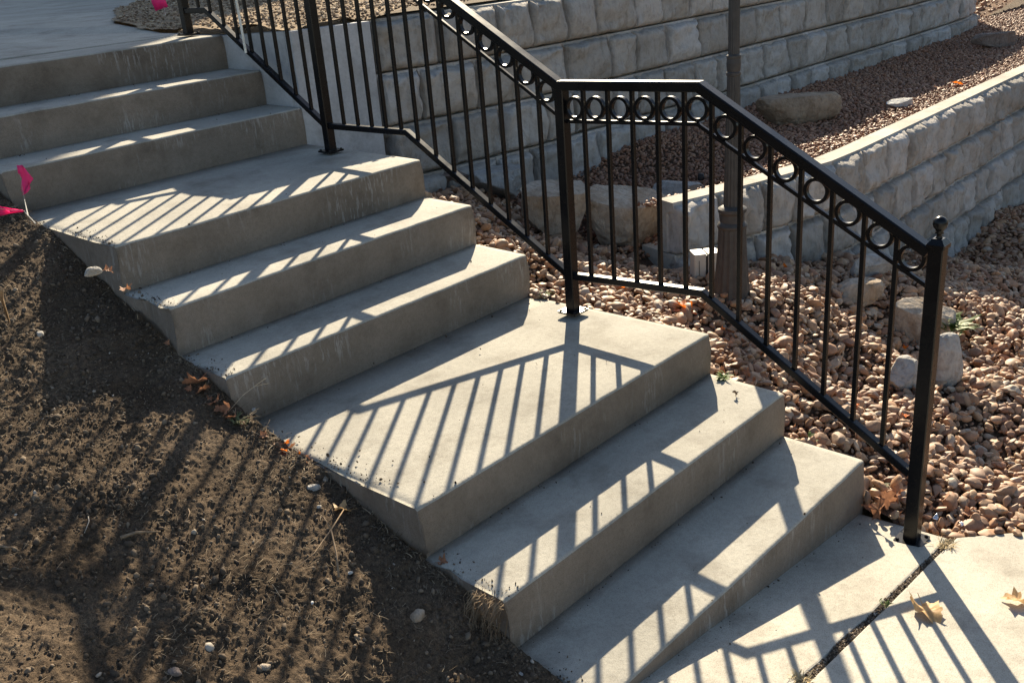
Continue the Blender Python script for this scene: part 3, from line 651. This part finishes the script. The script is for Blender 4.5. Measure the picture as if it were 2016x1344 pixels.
# soil tracked onto the left ends of the steps and grit along the treads
def tread_z(x, y):
    k = np.searchsorted(np.array(YS), y, side='right')-1
    zz = np.array(ZS)[np.clip(k, 0, 8)]; return np.where(k < 0, slab_z(x, y), zz-CS*(W-x)+.002)
n = 900; X = np.abs(RNG.normal(0, .03, n))+.002; Y = RNG.uniform(-.1, 2.9, n); n2 = 420; X = np.concatenate([X, RNG.uniform(.05, 1.42, n2)]); kk = RNG.integers(0, 9, n2)
Y = np.concatenate([Y, np.where(RNG.random(n2) < .75, np.array(YS)[kk]-np.abs(RNG.normal(0, .02, n2))-.004, RNG.uniform(-.2, 3.5, n2))]); n += n2
sz = np.clip(RNG.lognormal(math.log(.0022), .5, n), .001, .008); kp = (X > .08) | (vnoise(Y*9, X*9, s=5) > -.3); X, Y, sz = X[kp], Y[kp], sz[kp]; n = len(X)
o = obj("step_grit", scatter_mesh("step_grit", [pebble_shape(IV1, q+90) for q in range(6)], IF1, np.stack([X, Y, tread_z(X, Y)+sz*.2], 1), sz, (RNG.uniform(0, 6, n), RNG.uniform(0, 6, n), RNG.uniform(0, 6, n)), RNG.random(n)*.8, M_CLOD, False)); tag(o, "soil crumbs and grit strewn on the steps, thickest at their left ends", "dirt", kind='stuff')
# soil and moss in the sidewalk joint
n = 2600; X = RNG.uniform(-.2, 1.46, n); Y = -.311+RNG.normal(0, .0065, n); Z = slab_z(X, Y)-.006+.004*np.abs(fbm(X*20, Y*20, s=3)); sz = RNG.uniform(.0015, .0055, n)
o = obj("joint_soil", scatter_mesh("joint_soil", [pebble_shape(IV1, s+80) for s in range(6)], IF1, np.stack([X, Y, Z], 1), sz, (RNG.uniform(0, 6, n),)*3, RNG.random(n), M_CLOD, False)); tag(o, "dark soil and grit filling the joint across the sidewalk", "soil", kind='stuff')
o = sheet("joint_bed", -.3, 1.455, -.324, -.298, 80, 3, lambda X, Y: slab_z(X, Y)-.011, M_DIRT)

# ------------------------------------------------------------------ boulders and stones
def rock(name, loc, size, rz, m, seed, label, cat="boulder", sink=.15, cuts=9, hard=.9, tilt=(0, 0), group=None, topcut=None):
    VV, FF = (IV5, IF5) if max(size) > .1 else (IV3, IF3)
    r = np.random.default_rng(seed); V = VV.copy(); V = np.sign(V)*np.abs(V)**.8
    for _ in range(cuts+4):
        nn = r.normal(size=3); nn[2] *= .6; nn /= np.linalg.norm(nn); c = r.uniform(.52, .95); q = V@nn; V = V-np.outer(np.clip(q-c, 0, None), nn)*min(1, hard+.08)
    if topcut:
        nn = np.array([topcut[0], topcut[1], 1.]); nn /= np.linalg.norm(nn); q = V@nn; V = V-np.outer(np.clip(q-topcut[2], 0, None), nn)*.97
    nz = fbm(VV[:, 0]*2.2+seed, VV[:, 1]*2.2, VV[:, 2]*2.2, s=seed, n=5, g=.55)
    V = V*(1+.038*nz+.012*fbm(VV[:, 0]*11, VV[:, 1]*11, VV[:, 2]*11, s=seed+3, n=3))[:, None]; lo, hi = V.min(0), V.max(0); V = (V-(lo+hi)/2)/(hi-lo)*np.array(size)
    me = make_mesh(name, V, FF, True); me.set_sharp_from_angle(angle=math.radians(20))
    o = obj(name, me, m, loc=loc, rot=(tilt[0], tilt[1], rz)); tag(o, label, cat, group); return o
def unp(u, v, z):
    d = fr+ru*(u-1008)/FPX-uu*(v-672)/FPX; t = (z-cl[2])/d[2]; return cl+t*d
def gpt(u, v):
    z = .3; P = None
    for _ in range(60): P = unp(u, v, z); z = z*.5+.5*float(gravel_z(P[0], P[1]))
    return P
def G(u, v, zold):
    P = gpt(u, v); return P, ((P-cl)@fr)/((unp(u, v, zold)-cl)@fr)
# (px of centre of its foot, ground height, size, ...)
def rock_px(u, vb, wp, hp, m, seed, label, rz=0., dep=.8, cat="boulder", name="boulder", z=None, **kw):
    """boulder whose foot, width and height match the measured ones at its place on the ground"""
    P = gpt(u, vb-6) if z is None else unp(u, vb-6, z); d = (P-cl)@fr; sx = wp*d/FPX; sy = sx*dep; sz = max(.3*sx, (hp*d/FPX-sy*.36)/.93)*1.12
    h = np.array([fr[0], fr[1]]); h /= np.linalg.norm(h); c = P[:2]+h*sy*.42
    rock(name, (c[0], c[1], P[2]+sz*.5-sz*.10), (sx*1.04, sy, sz), -YAW+rz, m, seed, label, cat, **kw)
rock_px(1098, 486, 130, 140, M_ROCKTAN, 5, "squarish tan boulder with a flat shaded top, seen directly behind the middle handrail post", .12, .85, z=.42, topcut=(.0, -.10, .6))
rock_px(1242, 492, 176, 152, M_ROCKTAN, 12, "largest tan boulder, its sloping top lit at the right edge, left of the lamp post", -.1, .85, z=.36, topcut=(.30, -.22, .55))
rock_px(978, 404, 118, 88, M_ROCKGREY, 23, "grey shaded boulder against the tall wall, just left of the squarish tan one", .1, .8, topcut=(0, 0, .6))
rock_px(884, 382, 84, 56, M_ROCKDARK, 31, "brown stone in deep shade tucked beside the stairs under the bottom rail", .2, .8, topcut=(0, 0, .6))
rock_px(1583, 252, 164, 76, M_ROCKBROWN, 8, "long tan boulder lying alone on the shaded gravel terrace right of the lamp post", .1, .42, cuts=1, hard=.8, topcut=(.0, .0, .7))
rock_px(1775, 219, 54, 24, M_ROCKWHITE, 41, "small whitish stone on the terrace gravel close to the low wall", 0, .5, "stone")
rock_px(1962, 102, 98, 40, M_ROCKDARK, 47, "dark brown block-like rock at the far end of the terrace", .1, .4, topcut=(0, 0, .7))
rock_px(1690, 612, 100, 64, M_ROCKTAN, 53, "flat-topped tan stone half way down the pebble bed, seen between two balusters", .1, .55, "stone", topcut=(0, 0, .6))
rock_px(1722, 560, 84, 66, M_ROCKGREY, 59, "grey stone leaning on the low wall base behind the flat-topped tan stone", .3, .6, "stone", topcut=(.3, 0, .6))
rock_px(1822, 686, 128, 108, M_ROCKTAN, 61, "angular tan and grey stone with a ridge, just left of the end post", -.3, .6, "stone", tilt=(.15, -.2), topcut=(.5, -.2, .5))
rock_px(1871, 768, 60, 116, M_ROCKGREY, 67, "upright rounded grey stone right of the end post below a green weed", 0, .8, "stone", cuts=4, hard=.5)
rock_px(1792, 776, 92, 80, M_ROCKGREY, 71, "shaded grey stone behind the end post, below the angular tan stone", .4, .7, "stone", cuts=5)
rock_px(1340, 402, 104, 50, M_ROCKGREY, 73, "flat grey slab stone behind the left end of the low wall", -.2, .6, "stone", topcut=(0, 0, .6))
rock_px(1333, 446, 40, 60, M_ROCKTAN, 79, "small brown stone wedged against the left end of the low wall", .3, .7, "stone")
# small stones on the dirt
DS = [(182, 536, .045, "rounded grey stone on the dirt beside the upper landing edge"), (80, 658, .03, "small oval pale stone in the shaded upper dirt"), (618, 962, .05, "white lumpy stone on the dirt near the long landing edge"), (640, 945, .04, "upright pale chip leaning against the long landing"),
      (522, 1314, .034, "pale yellowish stone at the bottom of the dirt"), (820, 1214, .06, "long pale stone half buried in the dirt near the lowest steps"), (1022, 1328, .034, "bone coloured stone at the bottom corner by the lowest step"), (690, 1127, .018, "tiny white chip right of the forked twig"), (615, 1186, .014, "tiny white chip in the lower middle dirt"),
      (355, 838, .022, "small grey stone below the shaded dirt patch"), (500, 806, .02, "little grey pebble at the foot of the third flight riser"), (345, 1325, .045, "dark grey stone beside the small hole in the dirt"), (195, 1328, .018, "brown pebble left of the small hole")]
def dpt(u, v, k=20):
    z = .5
    for _ in range(k): P = unp(u, v, z); z = float(dirt_base(P[0], P[1]))
    return P
for i, (u, v, s, lab) in enumerate(DS):
    P = dpt(u, v); s *= .82; rock("stone", (P[0], P[1], P[2]+s*.06), (s, s*.7, s*.55), i*1.3, [M_ROCKGREY, M_ROCKGREY, M_ROCKGREY, M_ROCKTAN, M_ROCKTAN, M_ROCKTAN, M_ROCKGREY, M_ROCKWHITE, M_ROCKWHITE, M_ROCKGREY, M_ROCKGREY, M_ROCKDARK, M_ROCKTAN][i], 100+i, lab, "stone", cuts=4, hard=.6)
# stray pebbles on the sidewalk edge
for i, (u, v, s, lab) in enumerate([(1965, 1047, .032, "stray pebble on the sidewalk nearest the end post"), (2004, 1053, .032, "stray pebble on the sidewalk at the right edge of the picture"), (1988, 1000, .04, "grey pebble at the edge of the gravel above the two stray ones")]):
    z = -.03
    for _ in range(12): P = unp(u, v, z); z = slab_z(P[0], P[1])
    o = obj("pebble", PM[i+3], None, loc=(P[0], P[1], P[2]+s*.25), rot=(0, 0, i*1.1), scale=(s*.6,)*3); tag(o, lab, "pebble", "stray pebbles on the sidewalk")

# ------------------------------------------------------------------ lamp post
LP = (2.229, .976, .352)
lamp = tag(empty("lamp_post", LP), "dark bronze fluted lamp post with a flared base standing in the gravel", "lamp post")
MB().lathe((0, 0, -.14), [(.088, 0), (.083, .14), (.072, .25), (.064, .36), (.060, .455)], 32, 1, .07).build("base", M_POST, lamp)
MB().lathe((0, 0, .312), [(.060, 0), (.064, .004), (.065, .014), (.060, .022), (.053, .030), (.052, .062), (.055, .068), (.061, .074), (.061, .088), (.050, .095), (.040, .10)], 32).build("base_moulding", M_POST, lamp)
MB().lathe((0, 0, .405), [(.039, 0), (.034, .25), (.0265, .56)], 32, 1, .08).build("lower_shaft", M_POST, lamp)
MB().lathe((0, 0, .960), [(.0265, 0), (.0300, .003), (.0300, .014), (.0265, .018), (.0285, .026), (.0300, .05), (.0280, .07), (.0295, .074), (.0295, .082), (.0225, .088)], 32).build("collar", M_POST, lamp)
MB().lathe((0, 0, 1.045), [(.0235, 0), (.0225, .6), (.021, 1.45)], 32, 1, .08).build("upper_shaft", M_POST, lamp)
MB().lathe((0, 0, 2.495), [(.022, 0), (.05, .03), (.08, .06), (.08, .07)], 24).build("lantern_base", M_POST, lamp)
MB().lathe((0, 0, 2.565), [(.078, 0), (.10, .16), (.11, .28), (.09, .29)], 24).build("lantern_globe", M_CREAM, lamp, smooth=True)
MB().lathe((0, 0, 2.855), [(.12, 0), (.09, .05), (.04, .09), (.015, .12), (.004, .15)], 24).build("lantern_cap", M_POST, lamp)
# ------------------------------------------------------------------ slotted box beside the lamp post
P = gpt(1388, 548)
bx = tag(empty("utility_box", tuple(P), -.72), "small cream slotted box on the gravel left of the lamp post foot", "box")
MB().box((-.034, 0, .05), (.056, .085, .17), .004).build("body", M_CREAM, bx)
MB().box((.031, .0, .05), (.058, .085, .17), .004).build("body", M_CREAM, bx)
MB().box((-.002, .0, .047), (.009, .080, .16)).build("gap_dark", M_SLOT, bx)  # black strips put the darkness of the open gaps into the colour
MB().box((-.040, -.0435, .04), (.002, .002, .13)).build("groove", M_SLOT, bx)
MB().box((.068, -.0, .047), (.014, .08, .165)).build("gap_dark", M_SLOT, bx)
P = gpt(1380, 368)+np.array([0, 0, .06]); e = MB().lathe(tuple(P-np.array([0, 0, .02])), [(.018, 0), (.02, .01), (.017, .035), (.008, .04)], 12).build("drip_emitter", M_SLOT, smooth=True); tag(e, "small black irrigation emitter on the flat grey stone behind the low wall", "drip emitter")

# ------------------------------------------------------------------ leaves, weeds, twigs
def leaf_mesh(seed, lobes=5, curl=.35, thin=1.0, stem=True):
    r = np.random.default_rng(seed); K = 36; V = [(0, 0, 0)]; F = []
    for q in (.35, .7, 1.0):
        for k in range(K):
            a = 2*math.pi*k/K; lob = .62+.38*abs(math.cos(lobes*a/2+.3))**1.2; rr = q*(1 if q < .9 else 1)*(lob if q > .5 else .8*lob+.1)*(1+.12*math.sin(11*a+seed)*(q > .9))
            x = rr*math.cos(a)*thin; y = rr*math.sin(a)
            z = curl*(x*x*.8-y*y*.25)+.18*curl*math.sin(4*a+seed)*q*q+.1*curl*math.sin(9*a+2*seed)*q*q+.05*math.cos(5*a)*q
            V.append((x, y, z))
    for k in range(K):
        j = (k+1) % K; F.append((0, 1+k, 1+j))
        for q in (0, 1): F.append((1+q*K+k, 1+(q+1)*K+k, 1+(q+1)*K+j, 1+q*K+j))
    mb = MB(); mb.add(V, F)
    if stem: mb.tube([(0, -.55, .0), (.03, -.95, .1), (.1, -1.35, .28)], [.02, .018, .022], 5)
    return mb.mesh("leaf", True)
def leaf(P, s, rot, m, seed, label, cat="leaf", curl=.35, lobes=5, thin=1.0, stem=True, group=None):
    o = obj("leaf", leaf_mesh(seed, lobes, curl, thin, stem), m, loc=P, rot=rot, scale=(s,)*3); tag(o, label, cat, group); return o
def spt(u, v):
    z = 0
    for _ in range(12): P = unp(u, v, z); z = slab_z(P[0], P[1])
    return P
def up_(P, h): return (P[0], P[1], P[2]+h)
leaf(up_(spt(1822, 1208), .014), .052, (.15, -.2, 2.2), M_LTAN, 3, "large curled tan leaf on the sidewalk crossed by the end post's shadow", curl=.85, lobes=3)
leaf(up_(spt(2000, 1188), .014), .040, (.1, .3, .4), M_LTAN, 6, "tan leaf cut by the right edge of the picture on the sidewalk", curl=.7)
P = dpt(676, 1008); leaf(up_(P, .012), .030, (.4, .2, 1.0), M_LTAN, 9, "pale orange tipped leaf on the dirt at the head of the forked twig", curl=.6)
for i, (u, v, s, lab) in enumerate([(388, 762, .042, "largest brown leaf caught against the stairs on the dirt"), (402, 778, .028, "brown leaf folded under the largest one by the stairs"), (425, 800, .030, "brown leaf right of the folded one at the stairs' foot"), (447, 818, .026, "lowest brown leaf of the pile beside the stairs")]):
    P = dpt(u, v); leaf(up_(P, .02), s, (.5*i-.6, .5, i*1.4), M_LBROWN, 20+i, lab, curl=.6, group="brown leaves piled against the stairs")
for i, (u, v) in enumerate([(548, 880), (560, 890), (575, 882), (590, 898), (602, 905), (566, 874)]):
    P = dpt(u, v); leaf(up_(P, .008), .014, (.5, .4*i, i*1.1), M_LORANGE if i % 2 else M_LBROWN, 30+i, ["orange crumb farthest up the litter at the long landing", "brown crumb second from the top in that litter", "orange crumb between two brown ones at the long landing edge", "lower brown crumb beside the long landing edge", "orange crumb lowest of the litter by the long landing", "brown crumb highest and nearest the concrete in the litter"][i], group="orange leaf crumbs by the long landing", stem=False)
def gpt(u, v):
    z = .3
    for _ in range(25): P = unp(u, v, z); z = float(gravel_z(P[0], P[1]))
    return P
for i, (u, v, s, m, lab) in enumerate([(1347, 618, .050, M_LORANGE, "bright orange leaf on the pebbles left of where the bottom rail bends"), (1225, 580, .018, M_LORANGE, "dull orange leaf just behind the level bottom rail"), (1950, 700, .034, M_LBROWN, "reddish brown leaf on the pebbles right of the upright grey stone"), (1780, 832, .016, M_LORANGE, "orange leaf scrap seen just left of the end post"),
        (1686, 812, .010, M_LORANGE, "tiny orange scrap behind the last sloping bottom rail"), (1470, 748, .030, M_LBROWN, "narrow dark brown leaf at the back corner of the second step"), (1424, 662, .014, M_LORANGE, "orange fleck beside the corner of the long landing"), (1782, 696, .016, M_LORANGE, "orange scrap below the angular stone left of the end post"), (1728, 1020, .040, M_LBROWN, "curled pinkish brown leaf at the foot of the lowest step by the end post"), (1745, 998, .034, M_LBROWN, "rounded brown leaf above the curled one near the end post"), (1395, 535, .022, M_LORANGE, "rusty leaf at the foot of the cream slotted box"), (1365, 540, .018, M_LBROWN, "brown leaf left of the cream slotted box foot"),
        (1545, 535, .014, M_LORANGE, "orange scrap on pebbles near the low wall right of the lamp post"), (1765, 990, .03, M_LBROWN, "dark leaf tucked between the lowest step and the end post")]):
    P = gpt(u, v); leaf(up_(P, .034), s, (.5-.2*i, .3, i*1.7), m, 50+i, lab, curl=.6, lobes=7 if i == 0 else 5, thin=.45 if i == 5 else 1.0)
leaf(tuple(gpt(1885, 172)+np.array([0, 0, .03])), .045, (.3, .2, .5), M_LORANGE, 90, "bright orange leaf on the terrace gravel near the far low wall")
leaf(tuple(gpt(1845, 180)+np.array([0, 0, .03])), .035, (.1, -.3, 1.5), M_LBROWN, 91, "brown leaf left of the bright orange one on the terrace")
P = unp(1447, 778, .349); leaf((P[0], P[1], P[2]+.008), .012, (.9, .3, .4), M_TWIG, 92, "shrivelled brown seed pod lying on the second step", "seed pod", curl=1.2, stem=False)
r_ = np.random.default_rng(12)
DRIFT = [(372, 770), (415, 790), (432, 812), (458, 826), (480, 838), (520, 862), (610, 918), (640, 930), (735, 985), (870, 1110), (250, 575), (215, 540), (330, 680)]
WH = ["beside the second landing's far left edge", "on the dirt just under the largest leaf", "between the pile and the riser foot", "at the lower end of the brown pile", "by the dark grass tuft under the riser", "above the orange crumbs along the long landing", "just below the orange crumbs", "next to the white lumpy stone", "half way along the long landing edge", "at the corner where the second step meets the dirt", "at the left end of the fifth step", "above the rounded grey stone", "at the left end of the fourth step"]
for i, ((u, v), wh) in enumerate(zip(DRIFT, WH)):
    P = dpt(u, v); leaf(up_(P, .010), float(r_.uniform(.010, .020)), (float(r_.uniform(-.6, .6)), float(r_.uniform(-.6, .6)), i*2.1), M_LBROWN, 120+i, "scrap of brown leaf "+wh, curl=.8, group="leaf scraps along the left edge of the stairs", stem=False)
SCR = [(1418, 740, "behind the green weed on the second step"), (1560, 850, "against the top corner of the lowest step"), (1612, 872, "right of the low weed by the lowest step"), (1705, 1010, "under the curled leaf at the lowest step"), (1770, 1020, "left of the end post foot"), (1905, 1020, "on the gravel right of the silver scrap"), (1480, 760, "right of the narrow dark leaf by the second step")]
for i, (u, v, wh) in enumerate(SCR):
    P = gpt(u, v); leaf(up_(P, .022), float(r_.uniform(.014, .024)), (float(r_.uniform(-.5, .5)), float(r_.uniform(-.5, .5)), i*1.9), M_LBROWN, 150+i, "scrap of brown leaf "+wh, curl=.8, group="leaf scraps on the pebbles", stem=False)
def weed(P, n, h, m, seed, label, wd=.006, spread=.9, cat="weed"):
    r = np.random.default_rng(seed); V = []; F = []
    for i in range(n):
        a = r.uniform(0, 6.283); L = h*r.uniform(.5, 1); el = r.uniform(.25, 1.3); w_ = wd*r.uniform(.6, 1.3); p = np.array([r.normal(0, h*.25*spread), r.normal(0, h*.25*spread), 0]); b = len(V)
        for k in range(5):
            t = k/4; e = el*(1-.5*t); d = np.array([math.cos(a)*math.cos(e), math.sin(a)*math.cos(e), math.sin(e)]); q = p+d*L*t; sd = np.array([-math.sin(a), math.cos(a), .2])*w_*math.sin(math.pi*(.12+.85*t))
            V += [q-sd, q+sd]
        for k in range(4): F.append((b+2*k, b+2*k+1, b+2*k+3, b+2*k+2))
    o = obj("weed", make_mesh("weed", V, F, True), m, loc=tuple(P)); tag(o, label, cat); return o
weed(gpt(1068, 588)+np.array([0, 0, .01]), 40, .045, M_GREEN, 1, "yellow green weed growing at the corner of the long landing by the middle post")
weed(unp(1425, 745, .345), 24, .04, M_GREEN, 2, "small green weed at the back of the second step")
weed(gpt(1590, 868), 36, .05, M_GREEN, 3, "low green weed beside the top corner of the lowest step")
weed(gpt(1882, 668)+np.array([-.02, 0, .07]), 90, .11, M_GREEN, 4, "leafy green weed growing above the upright grey stone", .007)
weed(gpt(1728, 960)+np.array([0, 0, .0]), 20, .05, flat("dull_green", (.09, .10, .05), .7, .2), 5, "dull green weed in shade between the lowest step and the end post")
weed(dpt(470, 832), 40, .04, flat("dark_grass", (.10, .11, .05), .7, .2), 6, "dark grass tuft at the base of the riser above the long landing", .003)
r_ = np.random.default_rng(7); V = []; F = []
for i in range(130):
    t0 = r_.random(); p = np.array([-.004-.02*r_.random(), .30+.11*t0, .338-.01*r_.random()]); q = p+np.array([-.01-.04*r_.random(), -.035*r_.random()+.01, -.02-.085*r_.random()]); md = (p+q)/2+np.array([-.03*r_.random(), r_.normal(0, .012), .025]); b = len(V); sd = np.array([.3, 1, .3])*.0008
    for t in (0, .25, .5, .75, 1.0):
        c = p*(1-t)**2+2*md*t*(1-t)+q*t*t+r_.normal(0, .0045, 3); V += [c-sd, c+sd]
    F += [(b+2*k, b+2*k+1, b+2*k+3, b+2*k+2) for k in range(4)]
o = obj("root_clump", make_mesh("root_clump", np.array(V), F, True), flat("root_straw", (.26, .18, .105), .8, .2)); tag(o, "shaggy clump of dried grass roots hanging at the left end of the second step", "grass clump")
weed(dpt(1180, 1300), 50, .03, flat("straw_tuft", (.30, .22, .13), .8, .2), 8, "small dry tuft at the left end of the lowest step", .0016, .8, "grass clump")
weed(spt(1862, 1075), 70, .04, flat("joint_grass", (.40, .31, .17), .8, .2), 9, "dry straw tuft in the joint at the end post", .0014, 1.2, "grass clump")
weed(spt(1575, 1338), 50, .035, flat("joint_grass_b", (.40, .31, .17), .8, .2), 10, "dry straw tuft in the sidewalk joint at the bottom edge of the picture", .0014, 1.2, "grass clump")
weed(spt(1740, 1190), 16, .02, M_GREEN, 12, "few tiny green blades in the middle of the sidewalk joint", .0015, 1.5, "grass clump")
def twig(pts, r0, label, m=M_TWIG, forks=()):
    mb = MB(); mb.tube(pts, [r0*(1-.6*i/(len(pts)-1)) for i in range(len(pts))], 5)
    for f in forks: mb.tube(f, [r0*.6*(1-.6*i/(len(f)-1)) for i in range(len(f))], 5)
    tag(mb.build("twig", m, smooth=True), label, "twig")
D = lambda u, v, h=.006: tuple(dpt(u, v)+np.array([0, 0, h]))
twig([D(668, 1140), D(664, 1100, .02), D(655, 1060, .03), D(680, 1020, .03)], .0035, "forked twig standing on the dirt right of centre below the pale leaf", forks=([D(655, 1060, .03), D(640, 1035, .03), D(628, 1030, .035)], [D(655, 1060, .03), D(620, 1095, .01), D(560, 1140, .006)]))
twig([D(238, 1062), D(270, 1055, .012), D(318, 1052, .01)], .006, "thick straight brown stick on the dirt below the fork of the shadow")
twig([D(2, 575), D(8, 605, .02), D(20, 640, .01)], .006, "curved brown stick at the left edge of the dirt")
twig([D(0, 1078), D(15, 1085, .012), D(35, 1082, .008)], .005, "short light stick at the left edge, lower down the dirt")
T0 = dpt(448, 812); TY = T0[1]
ax_ = lambda u, v, dy=0.: tuple(cl+(fr+ru*(u-1008)/FPX-uu*(v-672)/FPX)*((TY+dy-cl[1])/(fr+ru*(u-1008)/FPX-uu*(v-672)/FPX)[1]))
twig([ax_(448, 812), ax_(478, 778, -.01), ax_(508, 755, -.03), ax_(524, 744, -.04)], .0011, "thin pale dry stem rising beside the riser at the long landing", flat("dry_stem", (.5, .42, .3), .8), forks=([ax_(500, 761, -.02), ax_(530, 754, -.03)],))
twig([D(175, 1020), D(178, 1035, .015), D(168, 1055, .01)], .0016, "thin whitish twig on the dirt at left", flat("dry_stem_b", (.6, .52, .42), .8))
twig([D(505, 1130), D(540, 1160, .012), D(560, 1190, .008)], .0014, "thin straw coloured twig in the lower middle dirt", flat("dry_stem_c", (.42, .34, .24), .8))
twig([D(370, 1000), D(375, 1015, .01), D(365, 1040, .008)], .0025, "short reddish twig on the dirt above the thick stick")
Pq = gpt(1895, 640); twig([tuple(Pq+np.array([0, 0, .05])), tuple(Pq+np.array([.10, -.04, .09])), tuple(Pq+np.array([.20, -.08, .13]))], .0012, "thin pale stem sticking out of the weed right of the end post", flat("dry_stem_d", (.6, .52, .42), .8))
# crumpled wrapper by the end post
def crumple(P, s, m, seed, label, cat):
    r = np.random.default_rng(seed); V = IV3.copy(); 
    for _ in range(26):
        nn = r.normal(size=3); nn /= np.linalg.norm(nn); V = V-np.outer(np.clip(V@nn-r.uniform(.4, .8), 0, None), nn)*r.uniform(.5, 1.6)
    o = obj("wrapper", make_mesh("wrapper", V*np.array([1, .7, .45])*s, IF3), m, loc=tuple(P)); tag(o, label, cat)
crumple(spt(1848, 1025)+np.array([0, .01, .012]), .022, M_FOIL, 3, "crumpled silver wrapper beside the foot of the end post", "wrapper")
crumple(spt(1893, 1035)+np.array([0, .0, .006]), .016, M_FOIL, 5, "flattened silver scrap between the wrapper and the gravel", "wrapper")

# ------------------------------------------------------------------ pink marking flags
def flag(pts_film, wire, label):
    """pts_film: strip of (left,right) points in world; wire: polyline"""
    e = empty("marking_flag", wire[0]); o0 = np.array(wire[0]); n = len(pts_film); V = []
    for a, b in pts_film:
        a = np.array(a)-o0; b = np.array(b)-o0
        for t in (0, .33, .66, 1): V.append(a+(b-a)*t+np.array([.006*math.sin(9*t+len(V)), .006*math.cos(7*t+len(V)), 0]))
    F = [(i*4+j, i*4+j+1, (i+1)*4+j+1, (i+1)*4+j) for i in range(n-1) for j in range(3)]
    f = obj("flag_film", make_mesh("flag_film", V, F, True), M_PINK, e); s = f.modifiers.new("s", 'SOLIDIFY'); s.thickness = .0006
    mb = MB(); mb.tube([np.array(p)-o0 for p in wire], [.0012]*len(wire), 5); mb.build("wire", M_WIRE, e)
    tag(e, label, "flag")
def ax(u, v, y):    # point on the picture ray at a given y
    d = fr+ru*(u-1008)/FPX-uu*(v-672)/FPX; t = (y-cl[1])/d[1]; return cl+t*d
Y1 = 2.62
flag([(ax(34, 325, Y1), ax(46, 326, Y1)), (ax(37, 340, Y1), ax(57, 340, Y1+.01)), (ax(40, 352, Y1+.02), ax(64, 353, Y1)), (ax(44, 362, Y1), ax(60, 362, Y1+.02)), (ax(42, 374, Y1+.01), ax(60, 372, Y1)), (ax(44, 385, Y1), ax(52, 380, Y1))], [tuple(dpt(55, 425)), tuple(ax(48, 392, Y1)), tuple(ax(36, 326, Y1))], "crumpled pink marking flag hanging before the third riser at the left edge")
Y2 = 2.45
flag([(ax(-14, 400, Y2), ax(-14, 428, Y2)), (ax(5, 406, Y2), ax(4, 425, Y2+.01)), (ax(20, 411, Y2), ax(20, 421, Y2)), (ax(47, 413, Y2), ax(47, 417, Y2))], [tuple(dpt(70, 440)), tuple(ax(47, 415, Y2)), tuple(ax(-14, 410, Y2))], "pink marking flag lying on the dirt, cut by the left edge of the picture")
Y3 = 5.1
flag([(ax(296, -18, Y3), ax(324, -20, Y3)), (ax(299, 5, Y3), ax(327, 2, Y3)), (ax(305, 23, Y3), ax(330, 14, Y3))], [tuple(unp(330, 42, 1.6)), tuple(ax(322, 14, Y3)), tuple(ax(322, -22, Y3))], "flat pink marking flag at the top edge over the mulch bed")
# pale stake in the mulch bed
P = unp(477, 62, 1.59); tag(MB().tube([tuple(P-np.array([0, 0, .1])), tuple(P+np.array([-.01, .01, .9]))], [.006, .006], 6).build("marker_stake", flat("pale_fibreglass", (.7, .68, .6), .5)), "thin pale marker stake standing in the bed behind the upper handrail", "stake")

# ------------------------------------------------------------------ unseen building added up-sun to cast the upper walk's shade
shade_house = tag(empty("shade_house", (8.0, 9.0, 1.4), math.atan2(.614, .789)), "unseen tan stucco building added up the slope, outside the picture, to shade the upper walk", "shade_house")
MB().box((4.0, 2.4, 2.8), (8.0, 4.8, 5.6)).build("wall", M_STUCCO, shade_house)
rf = MB(); rf.add([(0, 0, 5.603), (8, 0, 5.603), (8, 4.8, 5.603), (0, 4.8, 5.603), (1.8, 2.4, 6.6), (6.2, 2.4, 6.6)], [(0, 1, 5, 4), (1, 2, 5), (2, 3, 4, 5), (3, 0, 4), (3, 2, 1, 0)]); rf.build("roof", M_ROOF, shade_house)
for y in (1.3, 3.5):
    for z in (1.6, 4.2):
        wf = MB().box((-.012, y, z), (.05, 1.2, 1.1)).build("window", M_TRIM, shade_house); MB().box((-.04, y, z), (.02, 1.04, .94)).build("pane", M_GLASS, wf)
